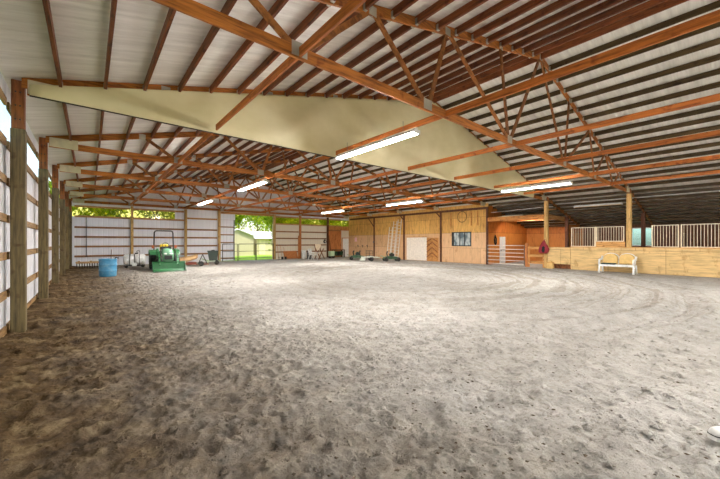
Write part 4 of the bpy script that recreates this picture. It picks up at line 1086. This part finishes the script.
t = thing('camp_chair', 'cream canvas folding chair with brown crossed legs beside the white chair', 'chair', (17.6, 27.4, 0), .35); t.scale = (1.2, 1.2, 1.1)
m = MB(); m.add([(-.48, .16, 1.34), (.48, .16, 1.34), (.2, .1, .8), (-.2, .1, .8), (-.48, .19, 1.34), (.48, .19, 1.34), (.2, .13, .8), (-.2, .13, .8)], [(0,1,2,3),(7,6,5,4),(0,4,5,1),(1,5,6,2),(2,6,7,3),(3,7,4,0)]); m.build('canvas_back', 'cream', t)
MB().cbox(-.24, .24, -.2, .12, .5, .53, .01).build('canvas_seat', 'cream', t)
for y in (-.22, .2):
    for s in (-1, 1): MB().bar((s*.4, y, 0), (-s*.26, y, .95), .05, .05).build('crossed_leg', 'brown_n', t)
for s in (-1, 1): MB().bar((s*.3, .15, .7), (s*.46, .17, 1.36), .04, .04).build('back_post', 'brown_n', t)
hz = MB()
for k in range(5): hz.tube([(19.85+(.2-.015*k)*math.cos(a*PI/8), YE-.13-.02*k, 1.75+(.17-.012*k)*math.sin(a*PI/8)) for a in range(17)], .022, 6, False)
t = thing('hose_coil', 'dark coiled hose hanging beside the dark end wall post', 'hose', (19.85, YE-.15, 1.75)); hz.build('coil', 'black', t, True)
MB().tube([(19.85, YE+.1, 1.98), (19.85, YE-.2, 1.95)], .015, 6).build('peg', 'bolt', t, True)
o = MB(); o.bar((20.5, YE-.5, 0), (20.42, YE+.05, 2.4), .14, .03, (0,1,0)); tag(o.build('leaning_plank', 'brown_n'), 'thin brown plank leaning behind the pale green box', 'plank')
t = thing('workbench', 'dark low workbench against the brown plywood by the white door', 'workbench', (21.4, YE-.45, 0))
MB().cbox(-.72, .72, -.28, .28, .8, .87, .01).build('bench_top', 'brown_n', t); MB().cbox(-.66, .66, -.24, .24, .2, .24).build('shelf', 'mower_green', t)
for x in (-.66, .66):
    for y in (-.23, .23): MB().cbox(x-.04, x+.04, y-.04, y+.04, 0, .8).build('leg', 'inside_dark', t)
proto_t = None
for i, (x, cmat) in enumerate(((-.42, 'mower_green'), (-.05, 'black'), (.38, 'mower_green'))):
    q = thing('storage_tote', ['dark green tote under the workbench, beside the pale green box', 'black tote under the middle of the workbench', 'dark green tote under the workbench, on the white door side'][i], 'tote', (21.4+x, YE-.45, .243), 0, 'totes under the workbench')
    m = MB(); m.add([(sx*a, sy*b, z) for z, a, b in ((0, .13, .17), (.38, .17, .21)) for sx, sy in ((-1,-1),(1,-1),(1,1),(-1,1))], [(0,3,2,1),(4,5,6,7),(0,1,5,4),(1,2,6,5),(2,3,7,6),(3,0,4,7)]); m.build('tote_body', cmat, q)
    MB().cbox(-.18, .18, -.22, .22, .38, .41, .008).build('tote_lid', cmat, q)
t = thing('feed_box', 'pale green wooden box on dark feet beside the workbench', 'box', (19.6, 28.2, 0))
MB().cbox(-.26, .26, -.22, .22, .22, .68, .015).build('box_body', 'pale_green', t); MB().cbox(-.28, .28, -.24, .24, .68, .73, .01).build('box_lid', 'pale_green', t)
for x in (-.2, .2): MB().cbox(x-.05, x+.05, -.2, .2, 0, .22).build('foot', 'inside_dark', t)

# ------------------------------------------------------------------ green mowers in front of the plywood wall
def mower(loc, rz, label, n_levers=2):
    t = thing('reel_mower', label, 'mower', loc, rz, 'dark green mowers by the plywood wall')
    m = MB(); m.prism([(-.7, .2), (-.62, .38), (-.2, .46), (.3, .42), (.68, .34), (.75, .2)], -.3, .3, 'xz'); m.build('mower_deck', 'mower_green', t)
    MB().cbox(-.18, .22, -.18, .18, .45, .68, .04).build('engine', 'black', t)
    MB().lathe([(.12, 0), (.13, .03), (.1, .08)], (.02, 0, .68), 14).build('starter_cover', 'mower_green', t)
    for x in (-.55, .55):
        for y in (-.34, .34): MB().lathe([(.03, -.05), (.15, -.05), (.18, -.02), (.18, .02), (.15, .05), (.03, .05)], (x, y, .18), 16, 'y').build('wheel', 'rubber', t)
    for k in range(n_levers):
        x = -.35+.6*k
        MB().tube([(x, .1, .4), (x-.05, .12, .7), (x+.02, .12, .88)], [.05, .05, .07], 8).build('lever', 'black', t)
    MB().tube([(-.6, -.2, .36), (-.95, -.2, .5), (-.95, .2, .5), (-.6, .2, .36)], .02, 6).build('tow_bar', 'pale_green', t)
    return t
mower((19.6, 23.9, 0), -.7, 'dark green mower with two black levers, under the three wall hooks')
mower((20.5, 20.25, 0), -.5, 'dark green mower standing in front of the ladders', 1)
t = thing('utility_trailer', 'pale flat utility trailer with a dark wire rack between two green mowers', 'trailer', (19.3, 21.8, 0), -.6)
MB().cbox(-.75, .75, -.45, .45, .3, .38, .015).build('trailer_bed', 'pale_deck', t)
MB().prism([(-.9, .06), (-.45, .06), (-.4, .28), (-.75, .28)], -.4, .4, 'xz').build('ramp', 'pale_deck', t)
for s in (-1, 1):
    MB().lathe([(.04, -.06), (.17, -.06), (.2, -.02), (.2, .02), (.17, .06), (.04, .06)], (.1, s*.52, .2), 16, 'y').build('wheel', 'rubber', t)
    MB().prism([(-.2, .36), (-.12, .44), (.3, .44), (.4, .36)], s*.52-.09, s*.52+.09, 'xz').build('mudguard', 'pale_deck', t)
m = MB()
for z in (.5, .65, .8): m.tube([(-.3, .2, z), (.3, .2, z)], .015, 6)
for x in (-.3, 0, .3): m.tube([(x, .2, .38), (x, .2, .92)], .018, 6)
m.tube([(-.3, .2, .92), (.3, .2, .92)], .018, 6); m.build('wire_rack', 'dark_steel', t)
MB().tube([(.75, 0, .34), (.95, 0, .3)], .03, 8).build('drawbar', 'pale_deck', t)

# ------------------------------------------------------------------ white shoe at the edge of the picture
t = thing('shoe', 'white shoe with dark side, lying on the sand near the camera', 'shoe', (4.11, .21, .006), math.radians(-39.8)); t.scale = (1.1, 1.15, 1.25)
m = MB(); st = [(0, .022, .03, .045), (.012, .036, .052, .06), (.04, .044, .058, .075), (.09, .047, .06, .09), (.15, .044, .075, .105), (.21, .04, .10, .12), (.265, .038, .1, .12), (.285, .03, .08, .11)]
n = 14; vs = []
for x, w, h, _ in st:
    for k in range(n):
        a = 2*PI*k/n; z = math.sin(a); vs.append((x, w*math.cos(a), .03+(h-.005)*(z if z > 0 else z*.12)))
m.add(vs, [(i*n+k, i*n+(k+1) % n, (i+1)*n+(k+1) % n, (i+1)*n+k) for i in range(len(st)-1) for k in range(n)]+[tuple(range(n)), tuple((len(st)-1)*n+k for k in range(n))], True); m.build('shoe_upper', 'shoe', t)
m = MB(); ol = [(-.006, 0), (.0, .03), (.02, .043), (.06, .05), (.12, .05), (.2, .045), (.28, .04), (.295, 0)]; ol = ol+[(x, -y) for x, y in ol[-2:0:-1]]
m.prism(ol, 0, .028, 'xy'); m.build('shoe_sole', 'shoe', t)
m = MB(); m.prism([(x*1.0, y*1.03) for x, y in ol], .028, .034, 'xy'); m.build('welt', 'black_lace', t)
m = MB(); m.prism([(.02, .03), (.25, .03), (.27, .085), (.14, .08), (.06, .06)], -.059, -.042, 'xz'); m.build('side_panel', 'black_lace', t)
m = MB()
for k in range(4): m.bar((.09+k*.03, -.03, .09+k*.006), (.09+k*.03, .03, .09+k*.006), .008, .008)
m.build('lace', 'shoe', t)

# ------------------------------------------------------------------ outdoors
def crown(nl, rx, ry, rz_, seed, size=.17):
    r = np.random.default_rng(seed)
    cl = r.normal(size=(26, 3)); cl /= np.linalg.norm(cl, axis=1)[:, None]; cl *= r.uniform(.35, .95, (26, 1)); cl *= (rx, ry, rz_)
    c = cl[r.integers(0, 26, nl)]+r.normal(size=(nl, 3))*np.array((rx, ry, rz_))*.2
    u = r.normal(size=(nl, 3)); u /= np.linalg.norm(u, axis=1)[:, None]; w = np.cross(u, r.normal(size=(nl, 3))); w /= np.linalg.norm(w, axis=1)[:, None]
    s = r.uniform(.6, 1.2, (nl, 1))*size
    v = np.stack([c-u*s, c+w*s*.5, c+u*s, c-w*s*.5], 1).reshape(-1, 3)
    return v, np.arange(nl*4).reshape(-1, 4)
def tree(x, y, h, cr, seed, label, nl=2600, size=.17):
    t = thing('leafy_tree', label, 'tree', (x, y, -.06), 0, 'trees outside the end wall')
    v, f = crown(nl, cr, cr*.9, h*.36, seed, size); v = v+np.array((0, 0, h*.62))
    me = bpy.data.meshes.new('foliage'); me.from_pydata(v.tolist(), [], f.tolist()); me.materials.append(M['leaf'])
    o = bpy.data.objects.new('foliage', me); COL.objects.link(o); o.parent = t
    m = MB(); m.tube([(0,0,0), (.08,.02,h*.3), (.0,.1,h*.75)], [.16, .12, .05], 8)
    for k in range(5):
        a = k*1.3; m.tube([(.05,.03,h*(.28+.06*k)), (math.cos(a)*cr*.6, math.sin(a)*cr*.6, h*(.5+.06*k))], [.07, .02], 6)
    m.build('trunk', 'bark', t)
for i, x in enumerate((-2.2, 1.2, 4.6, 8.2)):
    tree(x, 33.8+.7*(i % 2), 7.2+.5*(i % 3), 2.1, 30+i, 'yellow green tree seen through the strip above the tractor end wall, %s from the corner' % ORD[i])
for i, x in enumerate((16.5, 20., 23.4, 26.8)):
    tree(x, 34+.6*(i % 2), 7.3+.4*(i % 2), 2.1, 50+i, 'yellow green tree seen through the strip above the chairs, %s from the doorway' % ORD[i])
for i, (x, y, h) in enumerate(((14.5, 50, 11), (18.6, 53, 12), (22.5, 55, 12.5), (26.5, 58, 12.5), (30.5, 62, 12))):
    tree(x, y, h, 3.1, 70+i, 'tall yellow green tree beyond the sheds through the doorway, %s from the barn door side' % ORD[i], 3600, .24)
def shed(x0, x1, y0, y1, h, rh, label, eave=.35, ridge='y', wall='sage'):
    t = thing('garden_shed', label, 'shed', ((x0+x1)/2, (y0+y1)/2, -.06))
    m = MB()
    if ridge == 'y':
        xm = (x0+x1)/2; m.prism([(x0, -.06), (x1, -.06), (x1, h), (xm, h+rh), (x0, h)], y0, y1, 'xz'); m.build('wall_shell', wall, t, True)
        r = MB()
        for a, b in ((x0-eave, xm), (x1+eave, xm)):
            za = h-rh*eave/(xm-x0)
            r.add([(a, y0-eave, za), (b, y0-eave, h+rh+.02), (b, y1+eave, h+rh+.02), (a, y1+eave, za), (a, y0-eave, za+.08), (b, y0-eave, h+rh+.1), (b, y1+eave, h+rh+.1), (a, y1+eave, za+.08)], [(0,3,2,1),(4,5,6,7),(0,1,5,4),(1,2,6,5),(2,3,7,6),(3,0,4,7)])
        r.build('roof', 'shed_roof', t, True)
    else:
        ym = (y0+y1)/2; m.prism([(y0, -.06), (y1, -.06), (y1, h), (ym, h+rh), (y0, h)], x0, x1, 'yz'); m.build('wall_shell', wall, t, True)
        r = MB()
        for a, b in ((y0-eave, ym), (y1+eave, ym)):
            za = h-rh*eave/(ym-y0)
            r.add([(x0-eave, a, za), (x0-eave, b, h+rh+.02), (x1+eave, b, h+rh+.02), (x1+eave, a, za), (x0-eave, a, za+.08), (x0-eave, b, h+rh+.1), (x1+eave, b, h+rh+.1), (x1+eave, a, za+.08)], [(0,3,2,1),(4,5,6,7),(0,1,5,4),(1,2,6,5),(2,3,7,6),(3,0,4,7)])
        r.build('roof', 'shed_roof', t, True)
    MB().cbox(x0+.3, x0+1.2, y0-.04, y0-.0, 0, 2.0).build('shed_door', 'gusset', t, True)
    return t
shed(12.2, 16.3, 41, 47, 2.5, .75, 'sage green gabled shed beyond the doorway, on the barn door side', .25)
shed(17.2, 25, 42.2, 46, 2.3, .75, 'low sage shed with white roof beyond the doorway, on the tool side', .4, 'x')

# ------------------------------------------------------------------ world, sun, camera
wd = bpy.data.worlds.new('sky_world'); SC.world = wd; wd.use_nodes = True
nt = wd.node_tree; nt.nodes.clear()
ou = nt.nodes.new('ShaderNodeOutputWorld'); bg = nt.nodes.new('ShaderNodeBackground'); sk = nt.nodes.new('ShaderNodeTexSky')
sk.sky_type = 'NISHITA'; sk.sun_disc = False; sk.sun_elevation = math.radians(48); sk.sun_rotation = math.radians(120); sk.air_density = 1.2; sk.dust_density = 2.5; sk.ozone_density = 1
bg.inputs[1].default_value = .3
nt.links.new(sk.outputs[0], bg.inputs[0]); nt.links.new(bg.outputs[0], ou.inputs[0])
sl = bpy.data.lights.new('sun', 'SUN'); sl.energy = 3.; sl.color = (1, .95, .86); sl.angle = .01
so = bpy.data.objects.new('sun', sl); COL.objects.link(so)
so.rotation_euler = Vector((-.72, .42, -.8)).to_track_quat('-Z', 'Y').to_euler()

cd = bpy.data.cameras.new('camera'); cam = bpy.data.objects.new('camera', cd); COL.objects.link(cam)
cam.location = (0, 0, 1.7); cam.rotation_euler = (PI/2, 0, math.radians(-39.82))
cd.sensor_width = 36; cd.lens = 325/720*36; cd.shift_y = 2.5/720; cd.clip_start = .05; cd.clip_end = 500
SC.camera = cam
SC.view_settings.view_transform = 'Standard'; SC.view_settings.look = 'None'; SC.view_settings.gamma = 1
SC.view_settings.use_curve_mapping = False; SC.view_settings.exposure = .9
